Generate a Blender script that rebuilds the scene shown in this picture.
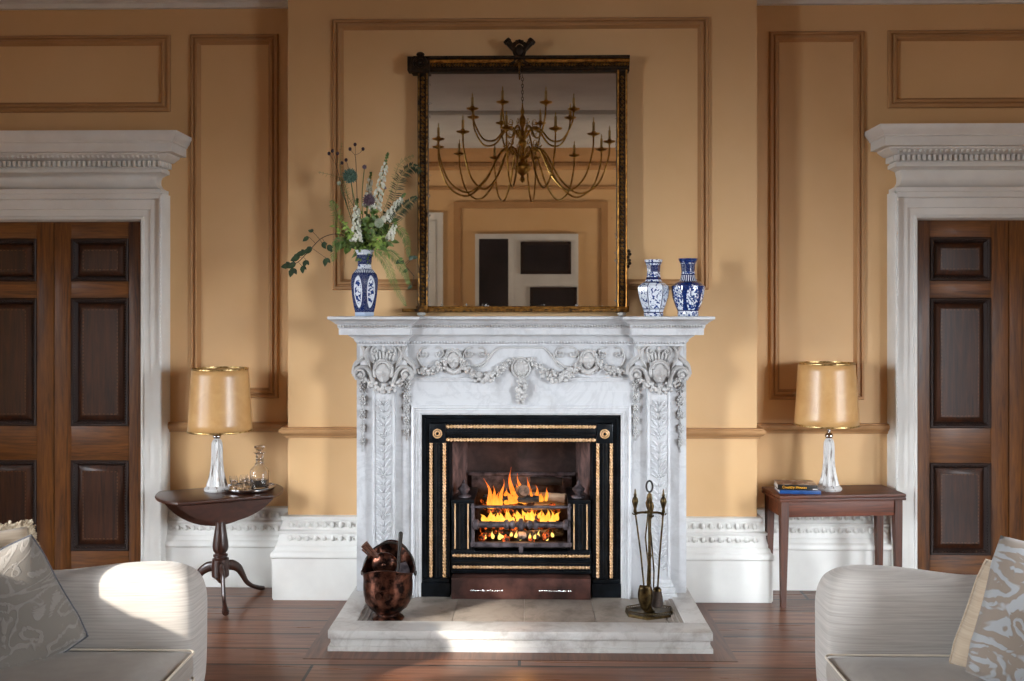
import bpy, bmesh, math, random
from mathutils import Vector, Matrix, Euler
PI = math.pi; R = math.radians
random.seed(7)
for o in list(bpy.data.objects): bpy.data.objects.remove(o)
SC = bpy.context.scene; COL = SC.collection

# ---------------- camera ----------------
FPX = 940.0; YAW = R(1.1); CAM = (0.052, -5.6, 1.715); HOR = 310.0
cd = bpy.data.cameras.new('camera'); cam = bpy.data.objects.new('camera', cd); COL.objects.link(cam)
cd.sensor_width = 36; cd.lens = FPX / 1024 * 36; cd.shift_y = -(340.5 - HOR) / 1024; cd.clip_start = .05
cam.location = CAM; cam.rotation_euler = (R(90), R(0.0), YAW); SC.camera = cam

def W(u, v, Y):      # the point of the plane y = Y that the photograph shows at (u, v)
    r = (u - 512) / FPX; q = (HOR - v) / FPX
    dx = r * math.cos(YAW) - math.sin(YAW); dy = r * math.sin(YAW) + math.cos(YAW)
    t = (Y - CAM[1]) / dy
    return Vector((CAM[0] + dx * t, Y, CAM[2] + q * t))

# ---------------- world, sun, window light, exposure ----------------
wd = bpy.data.worlds.new('sky'); SC.world = wd; wd.use_nodes = True
bg = wd.node_tree.nodes['Background']; bg.inputs[0].default_value = (.62, .78, 1, 1); bg.inputs[1].default_value = 1.2
SUN_AZ = (.75, .661); SUN_TAN = .404
def light(name, kind, loc, direction, energy, color, **kw):
    l = bpy.data.lights.new(name, kind); l.energy = energy; l.color = color
    for k, v in kw.items(): setattr(l, k, v)
    o = bpy.data.objects.new(name, l); COL.objects.link(o); o.location = loc
    o.rotation_euler = Vector(direction).to_track_quat('-Z', 'Y').to_euler(); return o
light('sun', 'SUN', (-9, -9, 5), (SUN_AZ[0], SUN_AZ[1], -SUN_TAN), 8.0, (1, .93, .82), angle=R(1.6))
# windows: (side, y centre, width, z0, z1)
WIN = [(-1, -2.35, 1.1, .45, 2.45), (-1, -4.78, 1.04, .55, 2.75), (1, -5.55, 1.5, .45, 2.5), (1, -3.1, 1.1, .45, 2.45)]
WX = 4.7
WPOW = [40, 120, 112, 44]
AIM = [(-1.0, -.2, -.6), (1.1, -.9, -.8), (-.2, -.1, -1.0), (1.2, -.4, -.7)]
for (s, y, w, z0, z1), e, am in zip(WIN, WPOW, AIM):
    light('window_daylight', 'AREA', (s * (WX + .36), y, (z0 + z1) / 2 + .05), (am[0] - s * (WX + .36), am[1] - y, am[2] - (z0 + z1) / 2), e, (.86, .93, 1.0),
          shape='RECTANGLE', size=w * 1.0, size_y=z1 - z0, spread=R(66))
# added fill lamps aimed up to brighten the ceiling, at the two rearmost windows
for (s, y, w, z0, z1), e in ((WIN[1], 27), (WIN[2], 35)):
    light('ceiling_fill', 'AREA', (s * (WX + .33), y, z0 + .4), (-s * .74, -.52, .60), e, (1, .92, .80), shape='RECTANGLE', size=w, size_y=.7, spread=R(80))
SC.view_settings.view_transform = 'Standard'; SC.view_settings.look = 'None'
SC.view_settings.exposure = 0.08; SC.view_settings.gamma = 1; SC.view_settings.use_curve_mapping = False

# ---------------- materials ----------------
def lin(c):
    if isinstance(c, str): c = tuple(int(c[i:i+2], 16) for i in (0, 2, 4))
    return tuple(((x / 255) / 12.92 if x / 255 <= .04045 else ((x / 255 + .055) / 1.055) ** 2.4) for x in c) + (1,)
class NT:
    def __init__(s, name):
        s.m = bpy.data.materials.new(name); s.m.use_nodes = True; s.t = s.m.node_tree; s.b = s.t.nodes['Principled BSDF']
    def n(s, kind, **kw):
        x = s.t.nodes.new(kind)
        for k, v in kw.items(): setattr(x, k, v)
        return x
    def l(s, a, b): s.t.links.new(a, b)
    def put(s, sock, v):
        if isinstance(v, bpy.types.NodeSocket): s.l(v, sock)
        elif isinstance(v, (int, float)): sock.default_value = v
        else:
            v = tuple(v); sock.default_value = v if len(v) == len(sock.default_value) else (v + (1,))[:len(sock.default_value)]
    def math(s, op, a, b=0.0, c=None, clamp=False):
        x = s.n('ShaderNodeMath', operation=op, use_clamp=clamp); s.put(x.inputs[0], a); s.put(x.inputs[1], b)
        if c is not None: s.put(x.inputs[2], c)
        return x.outputs[0]
    def step(s, v, a, b):   # 0 below a, 1 above b
        x = s.n('ShaderNodeMapRange'); x.inputs['From Min'].default_value = a; x.inputs['From Max'].default_value = b
        s.put(x.inputs['Value'], v); return x.outputs[0]
    def mix(s, f, a, b):
        x = s.n('ShaderNodeMix', data_type='RGBA'); s.put(x.inputs[0], f); s.put(x.inputs[6], a); s.put(x.inputs[7], b); return x.outputs[2]
    def coord(s, which='Object', scale=(1, 1, 1), rot=(0, 0, 0), loc=(0, 0, 0)):
        c = s.n('ShaderNodeTexCoord'); m = s.n('ShaderNodeMapping'); s.l(c.outputs[which], m.inputs[0])
        m.inputs['Scale'].default_value = scale; m.inputs['Rotation'].default_value = rot; m.inputs['Location'].default_value = loc; return m.outputs[0]
    def noise(s, vec, scale=5, detail=4, rough=.55, dist=0):
        x = s.n('ShaderNodeTexNoise'); s.l(vec, x.inputs['Vector']); x.inputs['Scale'].default_value = scale
        x.inputs['Detail'].default_value = detail; x.inputs['Roughness'].default_value = rough; x.inputs['Distortion'].default_value = dist; return x.outputs['Fac']
    def vor(s, vec, scale, feature='F1', out='Distance'):
        x = s.n('ShaderNodeTexVoronoi', feature=feature); s.l(vec, x.inputs['Vector']); x.inputs['Scale'].default_value = scale; return x.outputs[out]
    def bump(s, h, strength=.3, dist=.01):
        x = s.n('ShaderNodeBump'); x.inputs['Strength'].default_value = strength; x.inputs['Distance'].default_value = dist
        s.put(x.inputs['Height'], h); s.l(x.outputs[0], s.b.inputs['Normal'])
    def fin(s, col, rough=.5, metal=0, spec=None, **kw):
        s.put(s.b.inputs['Base Color'], col); s.put(s.b.inputs['Roughness'], rough); s.put(s.b.inputs['Metallic'], metal)
        if spec is not None: s.b.inputs['Specular IOR Level'].default_value = spec
        for k, v in kw.items(): s.put(s.b.inputs[k.replace('_', ' ')], v)
        return s.m
M = {}
def simple(name, c, c2=None, rough=.5, metal=0, nscale=12, bump=0, bscale=60, stretch=(1, 1, 1), lo=.35, hi=.65, **kw):
    t = NT(name); co = t.coord(scale=stretch); n = t.noise(co, nscale)
    col = t.mix(t.step(n, lo, hi), lin(c), lin(c2)) if c2 else lin(c)
    if bump: t.bump(t.noise(co, bscale, 3), bump, .004)
    M[name] = t.fin(col, rough, metal, **kw); return M[name]
simple('wall_paint', 'D8B182', 'D1A978', .55, nscale=1.3, bump=.08, bscale=40, spec=.3)
simple('wall_moulding', 'B58A5E', 'AC8156', .5, nscale=3, spec=.3)
simple('white_paint', 'E0DFDA', 'D5D3CE', .42, nscale=4, spec=.4)
simple('ceiling_paint', 'C9C6C2', 'BDBAB6', .8, nscale=2)
simple('black_iron', '0E1216', '1C2228', .3, .55, nscale=18, bump=.2, bscale=90)
simple('soot_iron', '2A2422', '17120F', .8, .2, nscale=9, bump=.5, bscale=40)
simple('ash_iron', '6A6064', '322C30', .62, .5, nscale=22, bump=.4, bscale=60)
simple('rope_brass', 'D8B088', 'C29868', .4, .25, nscale=30)
simple('brass', 'D0A858', '94723A', .28, 1, nscale=14, bump=.1)
simple('dark_brass', '6E5A38', '2C2418', .34, .95, nscale=26, bump=.2)
simple('gilt', '8E642C', '2A1A0C', .42, .75, nscale=34, bump=.5, bscale=120, lo=.4, hi=.62)
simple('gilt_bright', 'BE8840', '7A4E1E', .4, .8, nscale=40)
simple('gilt_dark', '3A2814', '140C06', .5, .6, nscale=40, bump=.4)
simple('gold_trim', 'D8BC88', '9A7A44', .3, .9, nscale=60)
simple('silver', 'DADADA', 'BCBAB8', .16, 1, nscale=20)
simple('copper', '7A4E3E', '1E1412', .32, .95, nscale=24, bump=.5, bscale=70, lo=.35, hi=.6)
simple('dark_copper', '5A3A2E', '1E1412', .36, .9, nscale=14)
simple('rust_copper', '6E4840', '3A2824', .6, .55, nscale=7, bump=.3, bscale=30)
simple('dark_handle', '16120F', '241C16', .35, 0, nscale=20)
simple('old_wood_handle', '6A4230', '3A2018', .5, 0, nscale=30, stretch=(1, 1, 6))
simple('log_bark', '2A1C14', '0C0806', .9, 0, nscale=22, bump=.9, bscale=40)
simple('log_pale', 'B09A80', '6A5444', .8, 0, nscale=14, bump=.6, bscale=40, stretch=(.3, 1, 1))
simple('log_end', '8A6A54', '4A3428', .8, 0, nscale=40)
simple('char', '0C0A09', '2C2826', .9, 0, nscale=40, bump=.9, bscale=50)
simple('leaf_green', '7A9448', '4C662C', .5, 0, nscale=30)
simple('leaf_fresh', 'A0B858', '76943E', .5, 0, nscale=30)
simple('leaf_dark', '34482A', '1C2C14', .5, 0, nscale=30)
simple('stem_green', '6C7C3E', '48582A', .55, 0, nscale=30)
simple('stem_brown', '4A3420', '38281A', .6, 0, nscale=30)
simple('petal_white', 'F0EEE4', 'D8DCC4', .55, 0, nscale=40)
simple('petal_purple', '7A6470', '54424E', .6, 0, nscale=60)
simple('head_dark', '3A1E2C', '24141C', .6, 0, nscale=60)
simple('thistle_green', '6E8C7C', '4A6A5C', .6, 0, nscale=60)
simple('bud_pale', 'C8D2C0', '9AAA8C', .6, 0, nscale=60)
simple('brush_bristle', '4A3A30', '2E2420', .8, 0, nscale=60, stretch=(6, 6, 1), bump=.8, bscale=90)
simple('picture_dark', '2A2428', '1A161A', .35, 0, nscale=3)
simple('book_pages', 'D8D0C8', 'B8B0A8', .8, 0, nscale=60, stretch=(1, 1, 30))
simple('book_black', '14120F', '1E1A16', .35)
simple('book_blue', '1E4A84', '163A6C', .35, nscale=20)
simple('book_letters', 'E0A028', None, .4)
simple('piping_pale', 'D8CCBC', 'CABFAE', .8)
simple('piping_grey', '5A5A60', '4A4A50', .8)
simple('fringe', 'C8B8A0', '8A7860', .9, nscale=60, bump=.8, bscale=90)
simple('shade_inner', 'E8DCC0', None, .8)
simple('candle_ivory', 'D0B878', 'B89C5C', .6)
simple('tape', 'C8B8A0', 'B0A088', .8)
simple('liquor', '1A0E08', None, .1)

def wood(name, a, b, rough=.42, axis='z', scale=1.0, coat=.12, dist=1.5):
    t = NT(name); st = {'x': (.5, 7, 7), 'y': (7, .5, 7), 'z': (7, 7, .5)}[axis]
    co = t.coord(scale=tuple(k * scale for k in st))
    n1 = t.noise(co, 3.2, 6, .6, dist); n2 = t.noise(co, 16, 3, .6, .3)
    f = t.math('ADD', t.math('MULTIPLY', n1, .75), t.math('MULTIPLY', n2, .3))
    t.bump(n2, .08, .003)
    M[name] = t.fin(t.mix(t.step(f, .36, .68), lin(a), lin(b)), rough, 0, Coat_Weight=coat, Coat_Roughness=.18); return M[name]
wood('door_stile', '83501F', '42230C', .42, 'z')
wood('door_rail', '83501F', '42230C', .42, 'x')
wood('door_panel', '4C2813', '200F08', .40, 'z', coat=.1)
wood('door_moulding', '321A10', '1A0D07', .6, 'z', coat=0)
wood('inlay', '7A4E2A', '3A2212', .4, 'z', 4)
wood('table_mahogany', '48261A', '241109', .32, 'x', .5, coat=.2)
wood('table_leg_wood', '42241A', '1E0F0A', .32, 'z', coat=.2)
wood('card_table_wood', '703618', '321507', .5, 'x', coat=0)
wood('card_leg_wood', '5C2E16', '2A1206', .5, 'z', coat=0)
wood('border_board', '744830', '462618', .34, 'y', coat=.1)

t = NT('floor_boards'); co = t.coord('Object')
br = t.n('ShaderNodeTexBrick'); t.l(co, br.inputs['Vector']); br.offset = .37
for k, v in (('Scale', 1), ('Mortar Size', .008), ('Brick Width', 2.7), ('Row Height', .215), ('Bias', 0), ('Mortar Smooth', .1)): br.inputs[k].default_value = v
br.inputs['Color1'].default_value = (0, 0, 0, 1); br.inputs['Color2'].default_value = (1, 1, 1, 1); br.inputs['Mortar'].default_value = (.5, .5, .5, 1)
g = t.noise(t.coord(scale=(.5, 12, 9)), 3, 6, .6, .2); g2 = t.noise(t.coord(scale=(1, 14, 9)), 12, 3)
f = t.math('ADD', t.math('MULTIPLY', g, .8), t.math('MULTIPLY', g2, .25))
base = t.mix(t.step(f, .35, .7), lin('70452C'), lin('3A2013'))
alt = t.mix(t.step(f, .35, .7), lin('92644A'), lin('583626'))
c = t.mix(br.outputs['Color'], base, alt); c = t.mix(br.outputs['Fac'], c, lin('120A06'))
t.bump(t.math('SUBTRACT', t.math('MULTIPLY', g2, .15), br.outputs['Fac']), .35, .003)
M['floor_boards'] = t.fin(c, t.math('ADD', t.math('MULTIPLY', g, .2), .2), 0, spec=.35, Coat_Weight=.1, Coat_Roughness=.12)

def marble(name, base, dirt, vein, amt=.6, rough=.32):
    t = NT(name); co = t.coord()
    n = t.noise(co, 2.6, 8, .62, 1.4); v = t.math('ABSOLUTE', t.math('SUBTRACT', n, .5))
    vm = t.math('MULTIPLY', t.math('SUBTRACT', 1, t.step(v, 0, .04)), .22)
    d = t.step(t.noise(co, 6.5, 6, .65), .5, .8)
    c = t.mix(vm, lin(base), lin(vein)); c = t.mix(t.math('MULTIPLY', d, amt), c, lin(dirt))
    t.bump(t.noise(co, 50, 4), .12, .003)
    M[name] = t.fin(c, rough); return M[name]
marble('marble', 'C6C7C9', '9C9998', '8E9096', .7)
marble('marble_carved', 'BFBDBB', '77716D', '8C8A8A', .9, .42)
marble('hearth_marble', 'C6C3BF', '7E7268', '8A8078', .9, .4)
marble('hearth_inner', '968C82', '4E4640', '6A6058', .9, .5)

def linen(name, a, b, sc=1.0):
    t = NT(name); co = t.coord(scale=(1.2 * sc, 1.2 * sc, 55 * sc)); co2 = t.coord(scale=(3 * sc, 3 * sc, 240))
    n1 = t.noise(co, 3, 4, .6); n2 = t.noise(co2, 3, 2, .6)
    f = t.math('ADD', t.math('MULTIPLY', n1, .75), t.math('MULTIPLY', n2, .25))
    t.bump(f, .35, .003)
    M[name] = t.fin(t.mix(t.step(f, .33, .67), lin(a), lin(b)), .85, 0, spec=.2, Sheen_Weight=.25); return M[name]
linen('sofa_linen', 'A19A93', 'C0B9B2')
linen('seat_linen', '8A8178', 'A0978D')
linen('pillow_linen', 'A28F7A', 'B6A48E')

def damask(name, ground, figure, sc=3.4, lo=.35, hi=.65, freq=24):
    t = NT(name); co = t.coord('UV'); n = t.noise(co, sc, .6, .5, 2.4)
    a = t.math('ADD', t.math('MULTIPLY', t.math('SINE', t.math('MULTIPLY', n, freq)), .5), .5)
    n2 = t.noise(co, sc * 2.6, 0, .5, 1.2); b = t.math('ADD', t.math('MULTIPLY', t.math('SINE', t.math('MULTIPLY', n2, freq)), .5), .5)
    f = t.step(t.math('ADD', t.math('MULTIPLY', a, .72), t.math('MULTIPLY', b, .28)), lo, hi)
    fine = t.noise(co, 260, 2)
    t.bump(t.math('ADD', f, t.math('MULTIPLY', fine, .3)), .45, .005)
    M[name] = t.fin(t.mix(f, lin(ground), lin(figure)), .8, 0, spec=.25, Sheen_Weight=.25); return M[name]
damask('damask_grey', '787169', '87817A', 2.6, .55, .75, 30); damask('damask_pale', '85786C', '999A9B', 3.0, .40, .60, 24)

def porcelain(name, kind):
    t = NT(name); uv = t.n('ShaderNodeUVMap'); sp = t.n('ShaderNodeSeparateXYZ'); t.l(uv.outputs[0], sp.inputs[0])
    u, v = sp.outputs[0], sp.outputs[1]; co = t.coord()
    white = lin('DDE4EE'); blue = lin('1A3A7A'); dblue = lin('0E2256')
    fu = t.math('SUBTRACT', t.math('FRACT', t.math('MULTIPLY', u, 6)), .5)      # -0.5 .. 0.5 across a panel
    n = t.noise(co, 95, 3, .6); flor = t.step(t.noise(co, 60, 2, .5, 1.0), .53, .57)
    au = t.math('ABSOLUTE', fu)
    def band(a, b): return t.math('MULTIPLY', t.step(v, a, a + .006), t.math('SUBTRACT', 1, t.step(v, b, b + .006)))
    if kind == 'blue':
        ex = t.math('DIVIDE', fu, .34); ey = t.math('DIVIDE', t.math('SUBTRACT', v, .37), .25)
        r = t.math('SQRT', t.math('ADD', t.math('MULTIPLY', ex, ex), t.math('MULTIPLY', ey, ey)))
        med = t.math('SUBTRACT', 1, t.step(r, .92, 1.0)); ring = t.math('MULTIPLY', t.step(r, .74, .8), med)
        inner = t.mix(t.step(t.noise(co, 60, 2, .5, 1.0), .46, .50), white, blue); scroll = t.step(t.math('ABSOLUTE', t.math('SUBTRACT', n, .5)), .01, .03)
        ground = t.mix(t.math('MULTIPLY', t.math('SUBTRACT', 1, scroll), .22), dblue, white)
        c = t.mix(med, ground, inner); c = t.mix(ring, c, white)
        neck = t.step(v, .70, .72); c = t.mix(neck, c, t.mix(t.step(t.noise(co, 70, 2, .5, 1), .57, .61), white, blue))
        c = t.mix(band(.0, .06), c, lin('B8C8E0')); c = t.mix(band(.655, .70), c, t.mix(t.step(t.math('ABSOLUTE', t.math('SUBTRACT', t.math('FRACT', t.math('MULTIPLY', u, 36)), .5)), .2, .25), dblue, white))
    elif kind == 'panel':
        c = t.mix(flor, white, blue); edge = t.step(au, .455, .475); body = band(.08, .60)
        gap = t.step(au, .40, .42); c = t.mix(t.math('MULTIPLY', gap, body), c, white); c = t.mix(t.math('MULTIPLY', edge, body), c, dblue)
        for a, b in ((.055, .075), (.12, .135), (.585, .61), (.645, .69), (.93, .95)): c = t.mix(band(a, b), c, dblue)
        neck = band(.69, .93); c = t.mix(neck, c, t.mix(t.step(t.noise(co, 75, 1, .5, 1), .47, .51), white, blue))
    else:
        ex = t.math('DIVIDE', fu, .40); ey = t.math('DIVIDE', t.math('SUBTRACT', v, .30), .25)
        r = t.math('ADD', t.math('MULTIPLY', ex, ex), t.math('MULTIPLY', ey, ey)); petal = t.math('SUBTRACT', 1, t.step(r, .9, 1.0))
        inner = t.mix(t.step(t.noise(co, 60, 2, .5, 1), .47, .51), white, blue)
        c = t.mix(petal, t.mix(t.step(n, .46, .54), blue, dblue), inner)
        c = t.mix(band(.60, .72), c, t.mix(t.step(t.math('ABSOLUTE', t.math('SUBTRACT', t.math('FRACT', t.math('MULTIPLY', u, 24)), .5)), .3, .34), dblue, white))
        neck = band(.72, .93); c = t.mix(neck, c, t.mix(t.step(t.noise(co, 70, 1, .5, 1), .46, .50), white, blue))
        c = t.mix(band(.0, .10), c, t.mix(t.step(n, .5, .54), white, blue)); 
        for a, b in ((.09, .11), (.575, .6), (.71, .73), (.92, .94)): c = t.mix(band(a, b), c, dblue)
    M[name] = t.fin(c, .12, 0, Coat_Weight=.5); return M[name]
porcelain('porcelain_blue', 'blue'); porcelain('porcelain_panel', 'panel'); porcelain('porcelain_petal', 'petal')

t = NT('mirror_silver'); co = t.coord()
sp = t.n('ShaderNodeSeparateXYZ'); t.l(co, sp.inputs[0])
ax = t.math('ABSOLUTE', sp.outputs[0]); edge = t.math('MAXIMUM', t.step(ax, .50, .56), t.math('MULTIPLY', t.step(sp.outputs[2], .10, .05), 1.0))
sp_n = t.noise(co, 26, 6, .7); spots = t.step(t.math('ADD', sp_n, t.math('MULTIPLY', edge, .17)), .70, .80)
fine = t.step(t.noise(co, 130, 2), .76, .8)
f = t.math('MAXIMUM', spots, t.math('MULTIPLY', fine, .5))
M['mirror_silver'] = t.fin(t.mix(f, lin('DCD6CE'), lin('9C9EA2')), t.math('ADD', t.math('MULTIPLY', f, .5), .015), t.math('SUBTRACT', 1, t.math('MULTIPLY', f, .7)))
t = NT('clear_glass'); M['clear_glass'] = t.fin((1, 1, 1, 1), .02, 0, Transmission_Weight=1.0, IOR=1.45)
t = NT('shade_parchment'); co = t.coord(); n = t.noise(co, 9, 5, .6, .8)
M['shade_parchment'] = t.fin(t.mix(t.step(n, .3, .7), lin('B88A54'), lin('C89E68')), .36, 0, Coat_Weight=.2, Coat_Roughness=.3)
t = NT('distressed_paint'); co = t.coord(scale=(1, 1, .12)); n = t.noise(co, 60, 4, .6)
M['distressed_paint'] = t.fin(t.mix(t.step(n, .55, .66), lin('C8C6C4'), lin('7A6E64')), .35, t.math('MULTIPLY', t.step(n, .52, .66), .4))
t = NT('firebrick'); co = t.coord(); n = t.noise(co, 6, 6, .65, .6)
M['firebrick'] = t.fin(t.mix(t.step(n, .4, .7), lin('241C1C'), lin('4A3836')), .85)
t = NT('firebrick_side'); co = t.coord(); n = t.noise(co, 9, 6, .65, .6)
M['firebrick_side'] = t.fin(t.mix(t.step(n, .4, .65), lin('362A2A'), lin('6A5350')), .85)
# fire: hot bright yellow low down, orange at the tips (a flame gives off its own light)
def emissive(name, stops, axis_gen=2, strength=6, ns=None):
    t = NT(name); co = t.coord('Generated'); sp = t.n('ShaderNodeSeparateXYZ'); t.l(co, sp.inputs[0])
    n = t.noise(t.coord(), ns or 30, 3); v = t.math('ADD', sp.outputs[axis_gen], t.math('MULTIPLY', t.math('SUBTRACT', n, .5), .5))
    r = t.n('ShaderNodeValToRGB'); t.l(v, r.inputs[0]); e = r.color_ramp.elements
    e[0].position = stops[0][0]; e[0].color = lin(stops[0][1]); e[1].position = stops[-1][0]; e[1].color = lin(stops[-1][1])
    for p, c in stops[1:-1]: x = e.new(p); x.color = lin(c)
    t.fin((.02, .01, 0, 1), .9); t.l(r.outputs[0], t.b.inputs['Emission Color']); t.b.inputs['Emission Strength'].default_value = strength
    M[name] = t.m
emissive('flame', [(0, 'FFE27A'), (.35, 'FFB43C'), (.7, 'FF7A1E'), (1, 'B03A08')], 2, 1.6, 24)
t = NT('embers'); co = t.coord(); n = t.noise(co, 34, 4, .7); t.fin(lin('2A1A14'), .9)
t.l(t.mix(t.step(n, .5, .66), lin('000000'), lin('FF6A20')), t.b.inputs['Emission Color']); t.b.inputs['Emission Strength'].default_value = 1.6; t.bump(n, .8, .01); M['embers'] = t.m
t = NT('log_charred_pale'); co = t.coord(scale=(.5, 1, 1)); n = t.noise(co, 18, 5, .7)
M['log_charred_pale'] = t.fin(t.mix(t.step(n, .42, .6), lin('16100E'), lin('A89484')), .85)
t = NT('book_cover'); co = t.coord(); n = t.noise(co, 22, 3, .6)
r = t.n('ShaderNodeValToRGB'); t.l(n, r.inputs[0]); e = r.color_ramp.elements; e[0].position = .35; e[0].color = lin('2A1C16'); e[1].position = .65; e[1].color = lin('B8A89C')
x = e.new(.5); x.color = lin('7A4A34'); M['book_cover'] = t.fin(r.outputs[0], .3)

# ---------------- mesh builder ----------------
def tagp(o, label=None, cat=None, group=None, kind=None):
    if label: o['label'] = label
    if cat: o['category'] = cat
    if group: o['group'] = group
    if kind: o['kind'] = kind
    return o
def root(name, loc, label, cat, rz=0, group=None, kind=None):
    o = bpy.data.objects.new(name, None); COL.objects.link(o); o.location = loc; o.rotation_euler = (0, 0, rz); o.empty_display_size = .05
    return tagp(o, label, cat, group, kind)
class G:
    def __init__(s, uv=False): s.bm = bmesh.new(); s.uv = s.bm.loops.layers.uv.new('UVMap') if uv else None
    def v(s, p): return s.bm.verts.new(p)
    def f(s, vs):
        try: return s.bm.faces.new(vs)
        except ValueError: return None
    def box(s, x0, x1, y0, y1, z0, z1, bev=0, mtx=None):
        n0 = len(s.bm.verts)
        vs = [s.v((x, y, z)) for x in (x0, x1) for y in (y0, y1) for z in (z0, z1)]
        fs = [s.f([vs[i] for i in q]) for q in ((0, 1, 3, 2), (4, 6, 7, 5), (0, 4, 5, 1), (2, 3, 7, 6), (0, 2, 6, 4), (1, 5, 7, 3))]
        if bev:
            es = list({e for f in fs for e in f.edges})
            r = bmesh.ops.bevel(s.bm, geom=es, offset=bev, segments=2, profile=.6, affect='EDGES')
            if mtx: bmesh.ops.transform(s.bm, matrix=mtx, verts=list({v for f in r['faces'] for v in f.verts}))
        elif mtx: bmesh.ops.transform(s.bm, matrix=mtx, verts=vs)
        return s
    def grid(s, rows, close_u=False, close_v=False, caps=False, uvs=False):
        vr = [[s.v(p) for p in r] for r in rows]; n = len(vr); m = len(vr[0])
        for i in range(n if close_v else n - 1):
            for j in range(m if close_u else m - 1):
                a, b = vr[i], vr[(i + 1) % n]; k = (j + 1) % m
                f = s.f([a[j], a[k], b[k], b[j]])
                if uvs and s.uv and f:
                    for lp, c in zip(f.loops, ((j / m, uvs[i]), ((j + 1) / m, uvs[i]), ((j + 1) / m, uvs[(i + 1) % n]), (j / m, uvs[(i + 1) % n]))): lp[s.uv].uv = c
        if caps:
            s.f(vr[0][::-1]); s.f(vr[-1])
        return s
    def lathe(s, prof, c=(0, 0, 0), seg=24, caps=True, mod=None, arc=1.0):
        zs = [p[1] for p in prof]; z0, z1 = min(zs), max(zs)
        rows = []
        for r, z in prof:
            row = []
            for j in range(seg):
                a = 2 * PI * j / seg; rr = r * (mod(a, z) if mod else 1)
                row.append((c[0] + rr * math.cos(a), c[1] + rr * math.sin(a), c[2] + z))
            rows.append(row)
        return s.grid(rows, close_u=True, caps=caps, uvs=[(z - z0) / (z1 - z0 + 1e-9) for z in zs])
    def tube(s, pts, rad, seg=8, caps=True, flat=None):
        pts = [Vector(p) for p in pts]; n = len(pts)
        if not hasattr(rad, '__len__'): rad = [rad] * n
        rows = []; up = Vector((.13, .31, .94)); prev = None
        for i, p in enumerate(pts):
            d = (pts[min(i + 1, n - 1)] - pts[max(i - 1, 0)])
            if d.length < 1e-9: d = Vector((0, 0, 1))
            d.normalize()
            if prev is None:
                a = d.cross(up)
                if a.length < .1: a = d.cross(Vector((1, 0, 0)))
            else: a = prev - d * prev.dot(d)
            a.normalize(); prev = a.copy(); b = d.cross(a); r = rad[i]
            rows.append([p + a * r * math.cos(t) + b * r * math.sin(t) for t in (2 * PI * j / seg for j in range(seg))])
        return s.grid(rows, close_u=True, caps=caps)
    def blob(s, c, r, seg=8, rings=5, rot=None):
        if not hasattr(r, '__len__'): r = (r, r, r)
        mt = Matrix.Translation(c) @ (Euler(rot).to_matrix().to_4x4() if rot else Matrix.Identity(4)) @ Matrix.Diagonal((r[0], r[1], r[2], 1))
        rows = [[mt @ Vector((math.sin(PI * i / rings) * math.cos(2 * PI * j / seg), math.sin(PI * i / rings) * math.sin(2 * PI * j / seg), -math.cos(PI * i / rings))) for j in range(seg)] for i in range(1, rings)]
        vr = [[s.v(p) for p in q] for q in rows]; a = s.v(mt @ Vector((0, 0, -1))); b = s.v(mt @ Vector((0, 0, 1)))
        for i in range(len(vr) - 1):
            for j in range(seg): k = (j + 1) % seg; s.f([vr[i][j], vr[i][k], vr[i + 1][k], vr[i + 1][j]])
        for j in range(seg): k = (j + 1) % seg; s.f([a, vr[0][k], vr[0][j]]); s.f([b, vr[-1][j], vr[-1][k]])
        return s
    def prism(s, poly, y0, y1, plane='xz', mtx=None):     # polygon extruded
        mk = {'xz': lambda p, y: (p[0], y, p[1]), 'xy': lambda p, y: (p[0], p[1], y), 'yz': lambda p, y: (y, p[0], p[1])}[plane]
        a = [s.v(mk(p, y0)) for p in poly]; b = [s.v(mk(p, y1)) for p in poly]; n = len(poly)
        s.f(a[::-1]); s.f(b)
        for i in range(n): s.f([a[i], a[(i + 1) % n], b[(i + 1) % n], b[i]])
        if mtx: bmesh.ops.transform(s.bm, matrix=mtx, verts=a + b)
        return s
    def frame(s, x0, x1, z0, z1, Y, prof, open_bottom=False):     # picture-frame moulding; prof (inset, projection)
        rows = []
        for o, p in prof:
            y = Y - p
            q = [(x0 + o, y, z0 + (0 if open_bottom else o)), (x0 + o, y, z1 - o), (x1 - o, y, z1 - o), (x1 - o, y, z0 + (0 if open_bottom else o))]
            rows.append(q)
        rows = [list(r) for r in rows]
        s.grid(rows, close_u=not open_bottom); return s
    def mould(s, plan, prof, caps=True):      # plan polyline (x,y) with the room on the right-hand side; prof (projection, z)
        pl = [Vector(p) for p in plan]; n = len(pl); rows = []
        for p, z in prof:
            row = []
            for i, q in enumerate(pl):
                def nrm(a, b): d = (b - a).normalized(); return Vector((d.y, -d.x))
                if i == 0: o = nrm(pl[0], pl[1]) * p
                elif i == n - 1: o = nrm(pl[-2], pl[-1]) * p
                else:
                    a, b = nrm(pl[i - 1], q), nrm(q, pl[i + 1]); o = (a + b) * (p / (1 + a.dot(b)))
                row.append((q.x + o.x, q.y + o.y, z))
            rows.append(row)
        vr = [[s.v(p) for p in r] for r in rows]
        for i in range(len(vr) - 1):
            for j in range(n - 1): s.f([vr[i][j], vr[i][j + 1], vr[i + 1][j + 1], vr[i + 1][j]])
        if caps:
            for k in (0, -1): s.f([r[k] for r in vr])
        return s
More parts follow.
